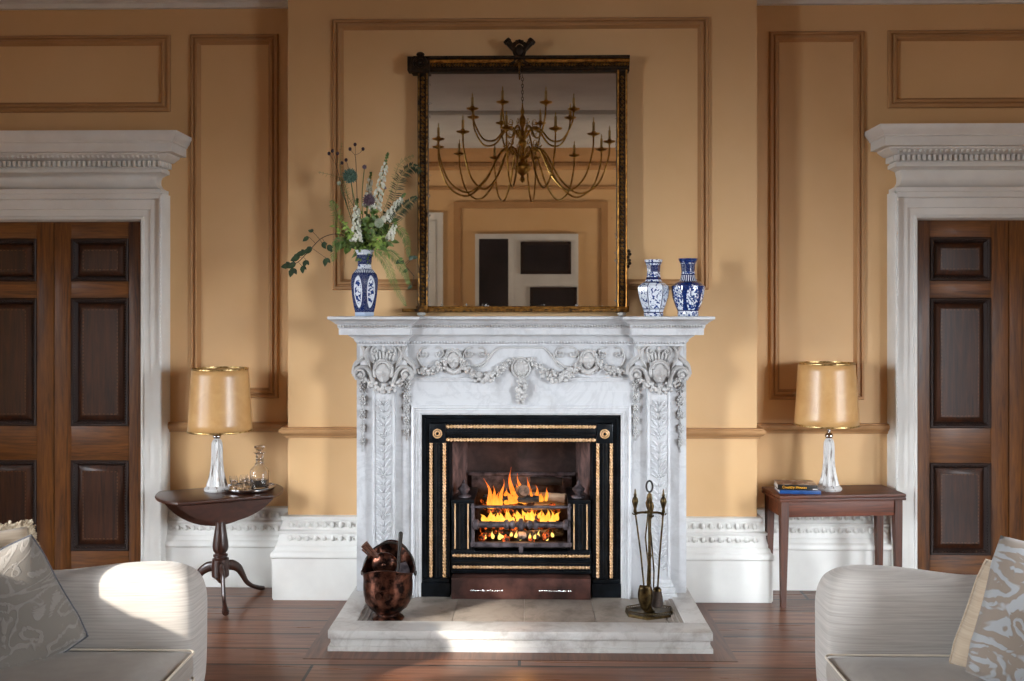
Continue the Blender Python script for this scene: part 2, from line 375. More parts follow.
    def obj(s, name, mat, parent=None, smooth=True, at=None, ang=40, sub=0, label=None, cat=None, group=None, kind=None, solid=0, origin=True):
        bm = s.bm; bmesh.ops.recalc_face_normals(bm, faces=bm.faces[:])
        off = Vector(at) if at is not None else Vector((0, 0, 0))
        if parent is None and at is None and origin and kind != 'structure' and len(bm.verts):
            xs = [v.co.x for v in bm.verts]; ys = [v.co.y for v in bm.verts]; zs = [v.co.z for v in bm.verts]
            off = Vector(((min(xs) + max(xs)) / 2, (min(ys) + max(ys)) / 2, min(zs)))
        if off.length: bmesh.ops.translate(bm, verts=bm.verts[:], vec=-off)
        me = bpy.data.meshes.new(name); bm.to_mesh(me); bm.free()
        if smooth and len(me.polygons):
            me.polygons.foreach_set('use_smooth', [True] * len(me.polygons))
            if ang < 180: me.set_sharp_from_angle(angle=R(ang))
        mats = mat if isinstance(mat, (list, tuple)) else [mat]
        for m_ in mats: me.materials.append(M[m_])
        o = bpy.data.objects.new(name, me); COL.objects.link(o)
        if parent is not None: o.parent = parent
        if not (parent is not None and at is not None): o.location = off
        if solid: md = o.modifiers.new('thick', 'SOLIDIFY'); md.thickness = solid; md.offset = 0
        if sub: md = o.modifiers.new('smooth', 'SUBSURF'); md.levels = sub; md.render_levels = sub
        return tagp(o, label, cat, group, kind)
def copy_tree(o, parent=None):
    c = o.copy(); COL.objects.link(c)
    if parent is not None: c.parent = parent
    for ch in list(o.children): copy_tree(ch, c)
    return c
def arc(cx, cz, r, a0, a1, n, y=0): return [(cx + r * math.cos(R(a0 + (a1 - a0) * i / n)), y, cz + r * math.sin(R(a0 + (a1 - a0) * i / n))) for i in range(n + 1)]
def spline(pts, n=8):
    pts = [Vector(p) for p in pts]; P = [pts[0]] + pts + [pts[-1]]; out = []
    for i in range(1, len(P) - 2):
        for k in range(n):
            t = k / n; a, b, c, d = P[i - 1], P[i], P[i + 1], P[i + 2]
            out.append(.5 * ((2 * b) + (c - a) * t + (2 * a - 5 * b + 4 * c - d) * t * t + (3 * b - a - 3 * c + d) * t ** 3))
    out.append(pts[-1]); return out

# =============================== THE ROOM ===============================
YR, BX, CEIL, REAR = .25, 1.397, 3.95, -7.6
ST = dict(kind='structure')
g = G(); g.box(-4.85, 4.85, REAR - .15, .6, -.12, 0); g.obj('floor', 'floor_boards', **ST, smooth=False)
g = G(); g.box(-4.85, 4.85, REAR - .15, .6, CEIL, CEIL + .12)
g.box(-4.7, 4.7, -5.35, -5.05, CEIL - .05, CEIL)                 # shallow plaster band across the ceiling
for k in range(120): g.box(-2.4 + k * .04, -2.38 + k * .04, -5.07, -5.04, CEIL - .045, CEIL - .02)
g.obj('ceiling', 'ceiling_paint', **ST, smooth=False)
DL = (-3.53, -2.364); DR = (2.418, 3.60); DTOP = 2.27
g = G()
for a, b, dz in ((-4.7, DL[0], 0), (DL[0], DL[1], DTOP), (DL[1], -BX, 0), (BX, DR[0], 0), (DR[0], DR[1], DTOP), (DR[1], 4.7, 0)):
    g.box(a, b, YR, YR + .2, dz, CEIL)
g.obj('wall_back', 'wall_paint', **ST, smooth=False)
g = G(); g.box(-BX, -.60, 0, .6, 0, CEIL); g.box(.60, BX, 0, .6, 0, CEIL); g.box(-.60, .60, 0, .6, 1.14, CEIL)
g.obj('wall_chimney_breast', 'wall_paint', **ST, smooth=False)
g = G(); g.box(-4.85, 4.85, REAR - .15, REAR, 0, CEIL); g.obj('wall_rear', 'wall_paint', **ST, smooth=False)
for s, nm in ((-1, 'wall_left'), (1, 'wall_right')):
    g = G(); ws = sorted([w for w in WIN if w[0] == s], key=lambda w: w[1]); y = REAR
    xa, xb = sorted((s * WX, s * (WX + .3)))
    for _, yc, w, z0, z1 in ws:
        g.box(xa, xb, y, yc - w / 2, 0, CEIL); g.box(xa, xb, yc - w / 2, yc + w / 2, 0, z0); g.box(xa, xb, yc - w / 2, yc + w / 2, z1, CEIL); y = yc + w / 2
    g.box(xa, xb, y, .6, 0, CEIL); g.obj(nm, 'wall_paint', **ST, smooth=False)
for i, (s, yc, w, z0, z1) in enumerate(WIN):
    r = root('window_%d' % (i + 1), (s * WX, yc, z0), None, None, kind='structure')
    g = G(); x0, x1 = sorted((s * (WX + .16), s * (WX + .2)))
    for a, b, c, d in ((-w/2, -w/2 + .03, z0, z1), (w/2 - .03, w/2, z0, z1), (-w/2, w/2, z0, z0 + .05), (-w/2, w/2, z1 - .04, z1), (-w/2, w/2, (z0+z1)/2 - .02, (z0+z1)/2 + .02)):
        g.box(x0, x1, yc + a, yc + b, c, d)
    g.obj('window_sash', 'white_paint', r, at=r.location, smooth=False)
    g = G(); x0, x1 = sorted((s * (WX - .03), s * WX))
    for a, b, c, d in ((-w/2 - .14, -w/2, z0 - .1, z1 + .14), (w/2, w/2 + .14, z0 - .1, z1 + .14), (-w/2, w/2, z1, z1 + .14), (-w/2, w/2, z0 - .1, z0)):
        g.box(x0, x1, yc + a, yc + b, c, d)
    g.obj('window_casing', 'white_paint', r, at=r.location, smooth=False)
# added unseen block, keeps the sun off the window nearest the fireplace wall
g = G(); g.box(-6.1, -5.75, -4.35, -2.5, 0, 4.6); g.obj('sun_blocker', 'hearth_marble', **ST, smooth=False)

# cornice, chair rails, baseboards
PC = [(0, 3.60), (.025, 3.602), (.025, 3.63), (.05, 3.64), (.055, 3.68), (.09, 3.73), (.13, 3.75), (.13, 3.80), (.2, 3.83), (.24, 3.88), (.26, 3.90), (.26, CEIL)]
g = G(); g.mould([(-4.7, YR), (-BX, YR), (-BX, 0), (BX, 0), (BX, YR), (4.7, YR)], PC)
for k in range(78): x = -4.65 + k * .042; g.blob((x, YR - .075, 3.70), (.017, .02, .045), 6, 4, (.5, 0, 0))
for k in range(78): x = 4.65 - k * .042; g.blob((x, YR - .075, 3.70), (.017, .02, .045), 6, 4, (.5, 0, 0))
g.obj('trim_1', 'white_paint', **ST)
g = G(); g.mould([(4.7, REAR), (-4.7, REAR)], [(0, 3.66), (.02, 3.67), (.04, 3.70), (.04, 3.76), (.09, 3.80), (.12, 3.86), (.12, CEIL)])
for k in range(110): g.box(-2.2 + k * .04, -2.176 + k * .04, REAR + .03, REAR + .075, 3.705, 3.75)
g.obj('trim_15', 'wall_moulding', **ST)
PR = [(0, .950), (.014, .952), (.018, .966), (.03, .972), (.04, .984), (.044, .990), (.044, 1.004), (.034, 1.010), (.034, 1.015), (0, 1.016)]
MX = .943                                                          # outer edge of the chimneypiece
AO_L, AO_R = -2.205, 2.26                                          # outer edges of the door casings
g = G(); g.mould([(AO_L, YR), (-BX, YR), (-BX, 0), (-MX, 0)], PR); g.obj('trim_2', 'wall_moulding', **ST)
g = G(); g.mould([(MX, 0), (BX, 0), (BX, YR), (AO_R, YR)], PR); g.obj('trim_3', 'wall_moulding', **ST)
PS = [(.070, 0), (.070, .008), (.075, .01), (.075, .245), (.084, .255), (.084, .275), (.076, .285), (.066, .292), (.062, .31), (.052, .318), (.052, .335), (.050, .34), (.040, .385), (.048, .39), (.050, .402), (.038, .408),
      (.034, .415), (.022, .462), (.030, .466), (.030, .484), (.024, .488), (0, .490)]
def skirting(plan, name):
    g = G(); g.mould(plan, PS)
    for a, b in zip(plan, plan[1:]):
        a, b = Vector(a), Vector(b); d = (b - a); L = d.length; d.normalize(); nr = Vector((d.y, -d.x)); n = max(1, int(L / .046))
        for k in range(n):
            p = a + d * ((k + .5) * L / n)
            for z, pr, h in ((.362, .050, .018), (.439, .034, .020)):
                q = p + nr * pr; rz = math.atan2(d.y, d.x)
                g.blob((q.x, q.y, z), (.015, .010, h), 6, 4, (0, 0, rz)); q2 = q + d * .021 - nr * .002; g.blob((q2.x, q2.y, z - h * .3), (.006, .007, h * .5), 5, 3, (0, 0, rz))
    g.obj(name, 'white_paint', **ST)
skirting([(AO_L, YR), (-BX, YR), (-BX, 0), (-MX, 0)], 'baseboard_left')
skirting([(MX, 0), (BX, 0), (BX, YR), (AO_R, YR)], 'baseboard_right')
g = G(); g.box(-4.7, 4.7, REAR, REAR + .04, 0, .4); g.obj('baseboard_rear', 'white_paint', **ST)

# wall panel mouldings
PF = [(0, 0), (0, .014), (.006, .022), (.018, .024), (.022, .012), (.028, .012), (.034, .026), (.048, .026), (.054, .010), (.064, 0)]
frames = [(-1.126, 1.110, 1.835, 3.450, 0), (-2.072, -1.520, 1.165, 3.438, YR), (-4.3, -2.198, 2.955, 3.436, YR), (1.531, 2.113, 1.162, 3.436, YR), (2.257, 4.3, 2.960, 3.438, YR)]
for i, (x0, x1, z0, z1, Y) in enumerate(frames):
    g = G(); g.frame(x0, x1, z0, z1, Y, PF); g.obj('trim_%d' % (4 + i), 'wall_moulding', **ST)

# door casings with pulvinated frieze and dentil cornice
PE = [(.118, 2.400), (.118, 2.430), (.125, 2.434), (.125, 2.452), (.125, 2.458), (.112, 2.462), (.092, 2.475), (.080, 2.495), (.078, 2.52), (.088, 2.542), (.115, 2.556), (.132, 2.560), (.132, 2.582), (.122, 2.588), (.122, 2.630), (.158, 2.632),
      (.186, 2.652), (.196, 2.660), (.196, 2.668), (.236, 2.670), (.236, 2.722), (.246, 2.728), (.246, 2.734), (.262, 2.752), (.278, 2.772), (.278, 2.790), (0, 2.792)]
for s, (d0, d1), nm in ((-1, DL, 'trim_9'), (1, DR, 'trim_10')):
    g = G(); ao = .161
    P_A = [(0, 0), (0, .105), (.010, .118), (.026, .118), (.032, .098), (.036, .090), (.092, .086), (.094, .076), (.134, .072), (.140, .080), (.152, .080), (ao, .062), (ao, -.06)]
    g.frame(d0 - ao, d1 + ao, 0, 2.430, YR, P_A, open_bottom=True)
    xe0, xe1 = d0 - .026, d1 + .026
    dz = .022 if s > 0 else 0; PEs = [(p, z + (dz if z > 2.54 else 0)) for p, z in PE]
    g.mould([(xe0 , YR), (xe0, YR - .0001), (xe1, YR - .0001), (xe1, YR)], PEs, caps=False)
    n = int((xe1 - xe0 + .26) / .0305)
    for k in range(n + 1):
        x = xe0 - .13 + k * (xe1 - xe0 + .26) / n
        g.box(x - .0085, x + .0085, YR - .166, YR - .115, 2.592 + dz, 2.626 + dz)
        g.blob((x, YR - .178, 2.647 + dz), (.0095, .018, .010), 6, 4)
        g.blob((x, YR - .117, 2.441), (.008, .006, .006), 5, 3)
    for sd, xx in ((-1, xe0), (1, xe1)):
        for k in range(4):
            y = YR - .02 - k * .0305; g.box(xx + sd * .135 - .013, xx + sd * .135 + .013, y - .0095, y + .0095, 2.592 + dz, 2.626 + dz)
    # tiny beads down the casing's outer edge
    for k in range(96): 
        for xx in (d0 - ao + .018, d1 + ao - .018): g.blob((xx, YR - .119, .05 + k * .025), (.005, .004, .008), 5, 3)
    g.obj(nm, 'white_paint', **ST)

def door_leaf(parent, x0, x1, at, outer_left):
    ya, yb = YR + .015, YR + .06; w = x1 - x0; sw = .108
    rows = [(.0, .20), (.77, .985), (1.79, 1.895), (2.165, DTOP)]
    g = G()
    for a, b in ((x0, x0 + sw), (x1 - sw, x1)): g.box(a + .001, b, ya, yb, 0.004, DTOP, .002)
    leaf = g.obj('door_leaf', 'door_stile', parent, at=at)
    g = G()
    for a, b in rows: g.box(x0 + sw, x1 - sw, ya, yb, max(a, .004), b, .0015)
    g.obj('door_rail', 'door_rail', leaf, at=at)
    for (a, b) in ((.20, .77), (.985, 1.79), (1.895, 2.165)):
        g = G(); px0, px1 = x0 + sw, x1 - sw
        # raised and fielded panel
        rowsp = []
        for o, p in ((.0, -.03), (.034, -.03), (.036, -.022), (.064, -.006), (.068, -.004)):
            y = ya - p * 1.0; rowsp.append([(px0 + o, y, a + o), (px0 + o, y, b - o), (px1 - o, y, b - o), (px1 - o, y, a + o)])
        g.grid(rowsp, close_u=True); g.f([g.v(p) for p in rowsp[-1]])
        pan = g.obj('door_panel', 'door_panel', leaf, at=at)
        g = G(); g.frame(px0, px1, a, b, ya, [(0, -.001), (0, .006), (.006, .010), (.014, .008), (.024, -.008), (.034, -.02), (.036, -.03)])
        n = int((b - a) / .018)
        for k in range(n):
            for xx in (px0 + .021, px1 - .021): g.blob((xx, ya + .001, a + .02 + k * (b - a - .04) / max(1, n - 1)), (.006, .006, .0065), 5, 4)
        n = int((px1 - px0) / .018)
        for k in range(n):
            for zz in (a + .021, b - .021): g.blob((px0 + .02 + k * (px1 - px0 - .04) / max(1, n - 1), ya + .001, zz), (.0065, .006, .006), 5, 4)
        g.obj('panel_moulding', 'door_moulding', leaf, at=at)
        g = G(); yy = ya + .004; o = .074; c0, c1, e0, e1 = px0 + o, px1 - o, a + o, b - o     # dashed inlay line round the field
        nz = max(2, int((e1 - e0) / .022)); nx = max(2, int((c1 - c0) / .022))
        for k in range(nz):
            zz = e0 + (k + .2) * (e1 - e0) / nz
            for xx in (c0, c1): g.box(xx - .0025, xx + .0025, yy - .0015, yy + .002, zz, zz + .013)
        for k in range(nx):
            xx = c0 + (k + .2) * (c1 - c0) / nx
            for zz in (e0, e1): g.box(xx, xx + .013, yy - .0015, yy + .002, zz - .0025, zz + .0025)
        g.obj('inlay', 'inlay', leaf, at=at)
    hx = x0 if outer_left else x1
    for hz in (.32, 2.0):
        g = G(); sg = 1 if outer_left else -1
        g.tube([(hx, ya - .008, hz), (hx, ya - .008, hz + .11)], .008); g.blob((hx, ya - .008, hz - .006), .010); g.blob((hx, ya - .008, hz + .116), .010)
        g.box(min(hx, hx + sg * .018), max(hx, hx + sg * .018), ya - .004, ya + .001, hz + .01, hz + .10)
        g.obj('hinge', 'dark_brass', leaf, at=at)
    return leaf
for i, (d0, d1) in enumerate((DL, DR)):
    r = root('door_%d' % (i + 1), ((d0 + d1) / 2, YR + .04, 0), None, None, kind='structure'); m = (d0 + d1) / 2
    door_leaf(r, d0, m - .002, r.location, True); door_leaf(r, m + .002, d1, r.location, False)
    g = G(); g.box(d0, d1, YR + .065, YR + .08, 0, DTOP); g.obj('door_backing', 'door_moulding', r, at=r.location, smooth=False)

# rear wall, seen only in the mirror: panel moulding, white doorway, white window casing, dark pictures
RY = REAR
def rframe(x0, x1, z0, z1, w, pr, name, mat):
    g = G()
    for a, b, c, d in ((x0, x0 + w, z0, z1), (x1 - w, x1, z0, z1), (x0 + w, x1 - w, z1 - w, z1), (x0 + w, x1 - w, z0, z0 + w)): g.box(a, b, RY, RY + pr, c, d)
    return g.obj(name, mat, **ST, smooth=False)
rframe(-1.01, 1.13, .5, 3.22, .09, .03, 'trim_11', 'wall_moulding')
g = G(); g.box(-4.6, 4.6, RY, RY + .025, 3.39, 3.43); g.obj('trim_12', 'wall_moulding', **ST, smooth=False)
g = G(); g.box(-2.5, -1.16, RY, RY + .05, .1, 3.07); g.box(-2.4, -1.26, RY + .05, RY + .07, .25, 2.95); g.obj('trim_13', 'white_paint', **ST, smooth=False)
rd = root('door_3', (0, RY, 0), None, None, kind='structure')
g = G(); g.box(-.71, .72, RY, RY + .06, 0.0, 2.77); g.box(-.69, -.18, RY + .06, RY + .075, .0, 2.74); g.obj('door_surround', 'white_paint', rd, at=rd.location, smooth=False)
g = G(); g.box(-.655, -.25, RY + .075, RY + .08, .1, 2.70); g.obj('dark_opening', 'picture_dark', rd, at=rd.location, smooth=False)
for x0, x1, z0, z1, w in ((-.08, .62, 2.21, 2.66, 'upper dark framed picture in the white doorway reflected in the mirror'),
                          (.05, .70, 1.30, 2.03, 'lower dark framed picture in the white doorway reflected in the mirror')):
    r = root('framed_picture', ((x0 + x1) / 2, RY + .062, z0), w, 'picture')
    g = G(); 
    for a, b, c, d in ((x0, x0 + .04, z0, z1), (x1 - .04, x1, z0, z1), (x0, x1, z0, z0 + .04), (x0, x1, z1 - .04, z1)): g.box(a, b, RY + .061, RY + .09, c, d)
    g.obj('picture_frame', 'door_moulding', r, at=r.location, smooth=False)
    g = G(); g.box(x0 + .04, x1 - .04, RY + .061, RY + .075, z0 + .04, z1 - .04); g.obj('canvas', 'picture_dark', r, at=r.location, smooth=False)

# =============================== HEARTH ===============================
HZ = .105; HI = .06
hr = root('marble_hearth', (0, -.5, 0), 'pale marble hearth slab with a raised kerb in front of the fire', 'hearth')
g = G(); hx = .965; g.box(-hx, hx, -.895, -.02, 0.0, .022)                      # bottom step
g.box(-hx + .012, hx - .012, -.885, -.02, .022, .062, .003); g.obj('hearth_base', 'hearth_marble', hr, at=hr.location)
g = G(); k = .115
g.box(-hx, hx, -.895, -.895 + .155, .062, HZ, .006)
g.box(-hx, -hx + k, -.74, -.075, .062, HZ - .003, .005); g.box(hx - k, hx, -.74, -.075, .062, HZ - .003, .005)
g.obj('hearth_kerb', 'hearth_marble', hr, at=hr.location)
for s in (-1, 1):
    g = G()
    for a, z in ((k, .092), (k + .022, .084), (k + .044, .072)): x0, x1 = sorted((s * (hx - a), s * (hx - a - .022))); g.box(x0, x1, -.738, -.075, .062, z)
    g.obj('kerb_step', 'hearth_inner', hr, at=hr.location)
g = G(); edges = [-.775, -.36, .02, .40, .775]
for a, b in zip(edges, edges[1:]): g.box(a + .0012, b - .0012, -.738, -.012, .0625, .070, .0008)
g.obj('hearth_slab', 'hearth_inner', hr, at=hr.location)
HI = .070
g = G()
for s in (-1, 1): x0, x1 = sorted((s * (hx + .002), s * (hx + .10))); g.box(x0, x1, -1.0, -.08, 0, .0015)
g.box(-hx - .001, hx + .001, -1.0, -.898, 0, .0015); g.obj('trim_14', 'border_board', **ST, smooth=False)

# =============================== CHIMNEYPIECE ===============================
cp = root('marble_chimneypiece', (0, -.11, 0), 'carved white marble chimneypiece with garlands, masks and a deep shelf', 'fireplace')
CL = cp.location; JY = -.22
def C(g, name, mat='marble', par=None, **kw): return g.obj(name, mat, par or cp, at=CL, **kw)
g = G(); g.prism([(-MX, .05), (-.60, .05), (-.60, 1.14), (.60, 1.14), (.60, .05), (MX, .05), (MX, 1.54), (-MX, 1.54)], -.001, JY)
C(g, 'surround', smooth=False)
g = G(); PI_A = [(0, 0), (0, .014), (.010, .022), (.016, .022), (.020, .010), (.030, .012), (.034, .004), (.044, .006), (.056, -.004), (.060, -.05)]
g.frame(-.628, .628, .07, 1.170, JY, PI_A, open_bottom=True); C(g, 'opening_moulding')
plan = [(-1.01, 0), (-1.01, -.40), (-.612, -.40), (-.612, -.335), (.612, -.335), (.612, -.40), (1.01, -.40), (1.01, 0)]
PSH = [(0, 1.577), (0, 1.612), (.005, 1.616), (.008, 1.634), (.016, 1.637), (.022, 1.645), (.044, 1.660), (.052, 1.664), (.052, 1.677), (.048, 1.679)]
g = G(); g.mould(plan, PSH, caps=False)
g.prism([(x * .9985, y + .0012 if y else y) for x, y in plan], 1.578, 1.66, 'xy')
po = [(-1.06, 0), (-1.06, -.45), (-.562, -.45), (-.562, -.385), (.562, -.385), (.562, -.45), (1.06, -.45), (1.06, 0)]
g.prism(po, 1.665, 1.679, 'xy')
C(g, 'mantel_shelf')
g = G()
for a, b, y in ((-1.0, -.622, -.411), (-.60, .60, -.346), (.622, 1.0, -.411)):
    g = G(); n = int((b - a) / .0155)
    for k in range(n + 1): g.blob((a + (b - a) * k / n, y, 1.625), (.0052, .007, .0075), 6, 4)
    C(g, 'shelf_beading', 'marble_carved')
planb = [(-.925, 0), (-.925, -.285), (-.655, -.285), (-.655, -.245), (.655, -.245), (.655, -.285), (.925, -.285), (.925, 0)]
PB = [(0, 1.512), (0, 1.522), (.006, 1.526), (.010, 1.534), (.016, 1.540), (.020, 1.552), (.046, 1.572), (.050, 1.578)]
g = G(); g.mould(planb, PB, caps=False); g.prism([(x * .998, y + .0012 if y else y) for x, y in planb], 1.513, 1.5765, 'xy')
for a, b, y in ((-.92, -.66, -.297), (-.64, .64, -.257), (.66, .92, -.297)):
    n = int((b - a) / .017)
    for k in range(n + 1): g.blob((a + (b - a) * k / n, y, 1.530), (.006, .006, .006), 6, 4)
C(g, 'bed_moulding', 'marble')
# frieze ledge mouldings
g = G()
for a, b in ((-.66, -.27), (.27, .66)): g.box(a, b, JY - .022, JY, 1.318, 1.330, .002); g.box(a, b, JY - .014, JY, 1.306, 1.318, .002)
g.box(-.65, .65, JY - .004, JY, 1.247, 1.250)
for s in (-1, 1): x0, x1 = sorted((s * (MX - .02), s * (MX + .022))); g.box(x0, x1, JY - .02, -.02, 1.335, 1.352, .003)
C(g, 'frieze_moulding')
# outlined raised tablet with concave shoulders
tab = [(-.29, 1.508), (-.265, 1.45), (-.22, 1.40), (-.15, 1.375), (-.10, 1.36), (.10, 1.36), (.15, 1.375), (.22, 1.40), (.265, 1.45), (.29, 1.508)]
g = G(); 
for s in (-1, 1):
    g.tube([(s * x, JY - .006, z) for x, z in spline([Vector((.13, 1.50, 0)), Vector((.148, 1.475, 0)), Vector((.19, 1.425, 0)), Vector((.25, 1.39, 0)), Vector((.29, 1.385, 0))], 5) for x, z in [(x, z)]] if False else
           [(s * p.x, JY - .006, p.y) for p in spline([(.125, 1.500, 0), (.150, 1.485, 0), (.20, 1.425, 0), (.25, 1.395, 0), (.285, 1.39, 0)], 5)], .006, 6)
g.tube([(-.125, JY - .006, 1.500), (.125, JY - .006, 1.500)], .005, 6)
C(g, 'tablet_outline', 'marble_carved')

def scroll(g, cx, cz, r, a0, turns, y, th, sgn=1, n=26):
    pts, rd = [], []
    for i in range(n + 1):
        t = i / n; a = a0 + sgn * 2 * PI * turns * t; rr = r * (1 - .86 * t)
        pts.append((cx + rr * math.cos(a), y - .010 * t, cz + rr * math.sin(a))); rd.append(th * (1 - .45 * t))
    g.tube(pts, rd, 6); g.blob((pts[-1][0], y - .008, pts[-1][2]), th * 1.1, 6, 4)
def garland(g, pts, r, y0, n, sd):
    rnd = random.Random(sd); P = spline(pts, 12); L = len(P) - 1
    for i in range(n):
        t = (i + .5) / n; p = P[int(t * L)]; e = math.sin(PI * t) * .55 + .45; rr = r * e
        for k in range(3):
            q = (p.x + rnd.uniform(-1, 1) * rr, y0 - rr * .6 - rnd.uniform(0, 1.1) * rr, p.z + rnd.uniform(-1, 1) * rr)
            sz = rr * rnd.uniform(.42, .75); g.blob(q, (sz, sz * .8, sz * rnd.uniform(.6, 1)), 6, 4, (rnd.uniform(0, 3), rnd.uniform(0, 3), 0))
def drop(g, x, z0, z1, w, y, sd):
    n = 5
    for i in range(n):
        z = z0 - (i + .5) * (z0 - z1) / n; e = w * (1 - .09 * i)
        for a in range(6): g.blob((x + e * .60 * math.cos(a * PI / 3), y - .010, z + e * .60 * math.sin(a * PI / 3)), (e * .36, .012, e * .36), 6, 4)
        g.blob((x, y - .018, z), e * .34, 6, 4)
        g.tube([(x, y - .004, z - e * .8), (x, y - .004, z - (z0 - z1) / n + e * .8)], .0035, 5)
        for k in (-1, 1): g.blob((x + k * e * .55, y - .006, z - e * 1.35), (.005, .007, .010), 5, 4, (0, k * .6, 0))
def face(g, cx, cy, cz, h, hair=True, sd=1):
    w = h * .38; d = h * .40; rows = []; NN = 44; MM = 64
    ex = lambda v, s_: math.exp(-(v / s_) ** 2)
    for i in range(1, NN):
        th = PI * i / NN; row = []
        for j in range(MM):
            a = 2 * PI * j / MM; x = math.sin(th) * math.sin(a); y = -math.sin(th) * math.cos(a); z = math.cos(th); f = 0
            if y < 0:
                t_ = min(1, max(0, (.16 - z) / .40)); nose = t_ ** 1.2 if z > -.24 else math.exp(-((z + .24) / .05) ** 2)
                f += .50 * ex(x, .12 + .05 * t_) * nose
                f += .10 * ex(x, .55) * ex(z - .24, .10)                                    # brow
                for e in (-.36, .36):
                    f -= .32 * ex(x - e, .20) * ex(z - .09, .12); f += .20 * ex(x - e, .13) * ex(z - .08, .06)
                    f += .06 * ex(x - e * 1.25, .22) * ex(z + .22, .16)                      # cheek
                    f -= .12 * ex(x - e * .95, .12) * ex(z + .45, .16)
                f += .20 * ex(x, .20) * ex(z + .42, .045) + .20 * ex(x, .16) * ex(z + .55, .05) - .14 * ex(x, .28) * ex(z + .485, .025)
                f -= .10 * ex(x, .25) * ex(z + .66, .05); f += .18 * ex(x, .20) * ex(z + .82, .12)
            wj = w * (1 - .30 * max(0, -z) ** 1.3); row.append((cx + x * wj, cy + (y - f) * d, cz + z * h / 2))
        rows.append(row)
    g.grid(rows, close_u=True, caps=True)
    if hair:
        rnd = random.Random(sd)
        for k in range(26):
            a = R(-25 + 230 * k / 25); c_, s_ = math.cos(a), math.sin(a); r_ = h * rnd.uniform(.07, .10)
            g.blob((cx + c_ * w * 1.08, cy - d * .40, cz + .05 * h + s_ * h * .48), (r_, r_, r_), 8, 6)
            if s_ > .05: g.blob((cx + c_ * w * .86, cy - d * .66, cz + .12 * h + s_ * h * .36), (h * .065, h * .07, h * .05), 8, 6, (0, -a, 0))
def ribbon(g, pts, w, y0, dep):          # a flat strap with thickness following a curve in the xz plane
    P = [Vector(p) for p in pts]; rows = []
    for i, p in enumerate(P):
        d = (P[min(i + 1, len(P) - 1)] - P[max(i - 1, 0)]).normalized(); nn = Vector((-d.z, 0, d.x)) * (w / 2)
        rows.append([(p.x + nn.x, y0, p.z + nn.z), (p.x + nn.x, y0 - dep * .8, p.z + nn.z), (p.x, y0 - dep, p.z), (p.x - nn.x, y0 - dep * .8, p.z - nn.z), (p.x - nn.x, y0, p.z - nn.z)])
    g.grid(rows, close_u=True, caps=True)

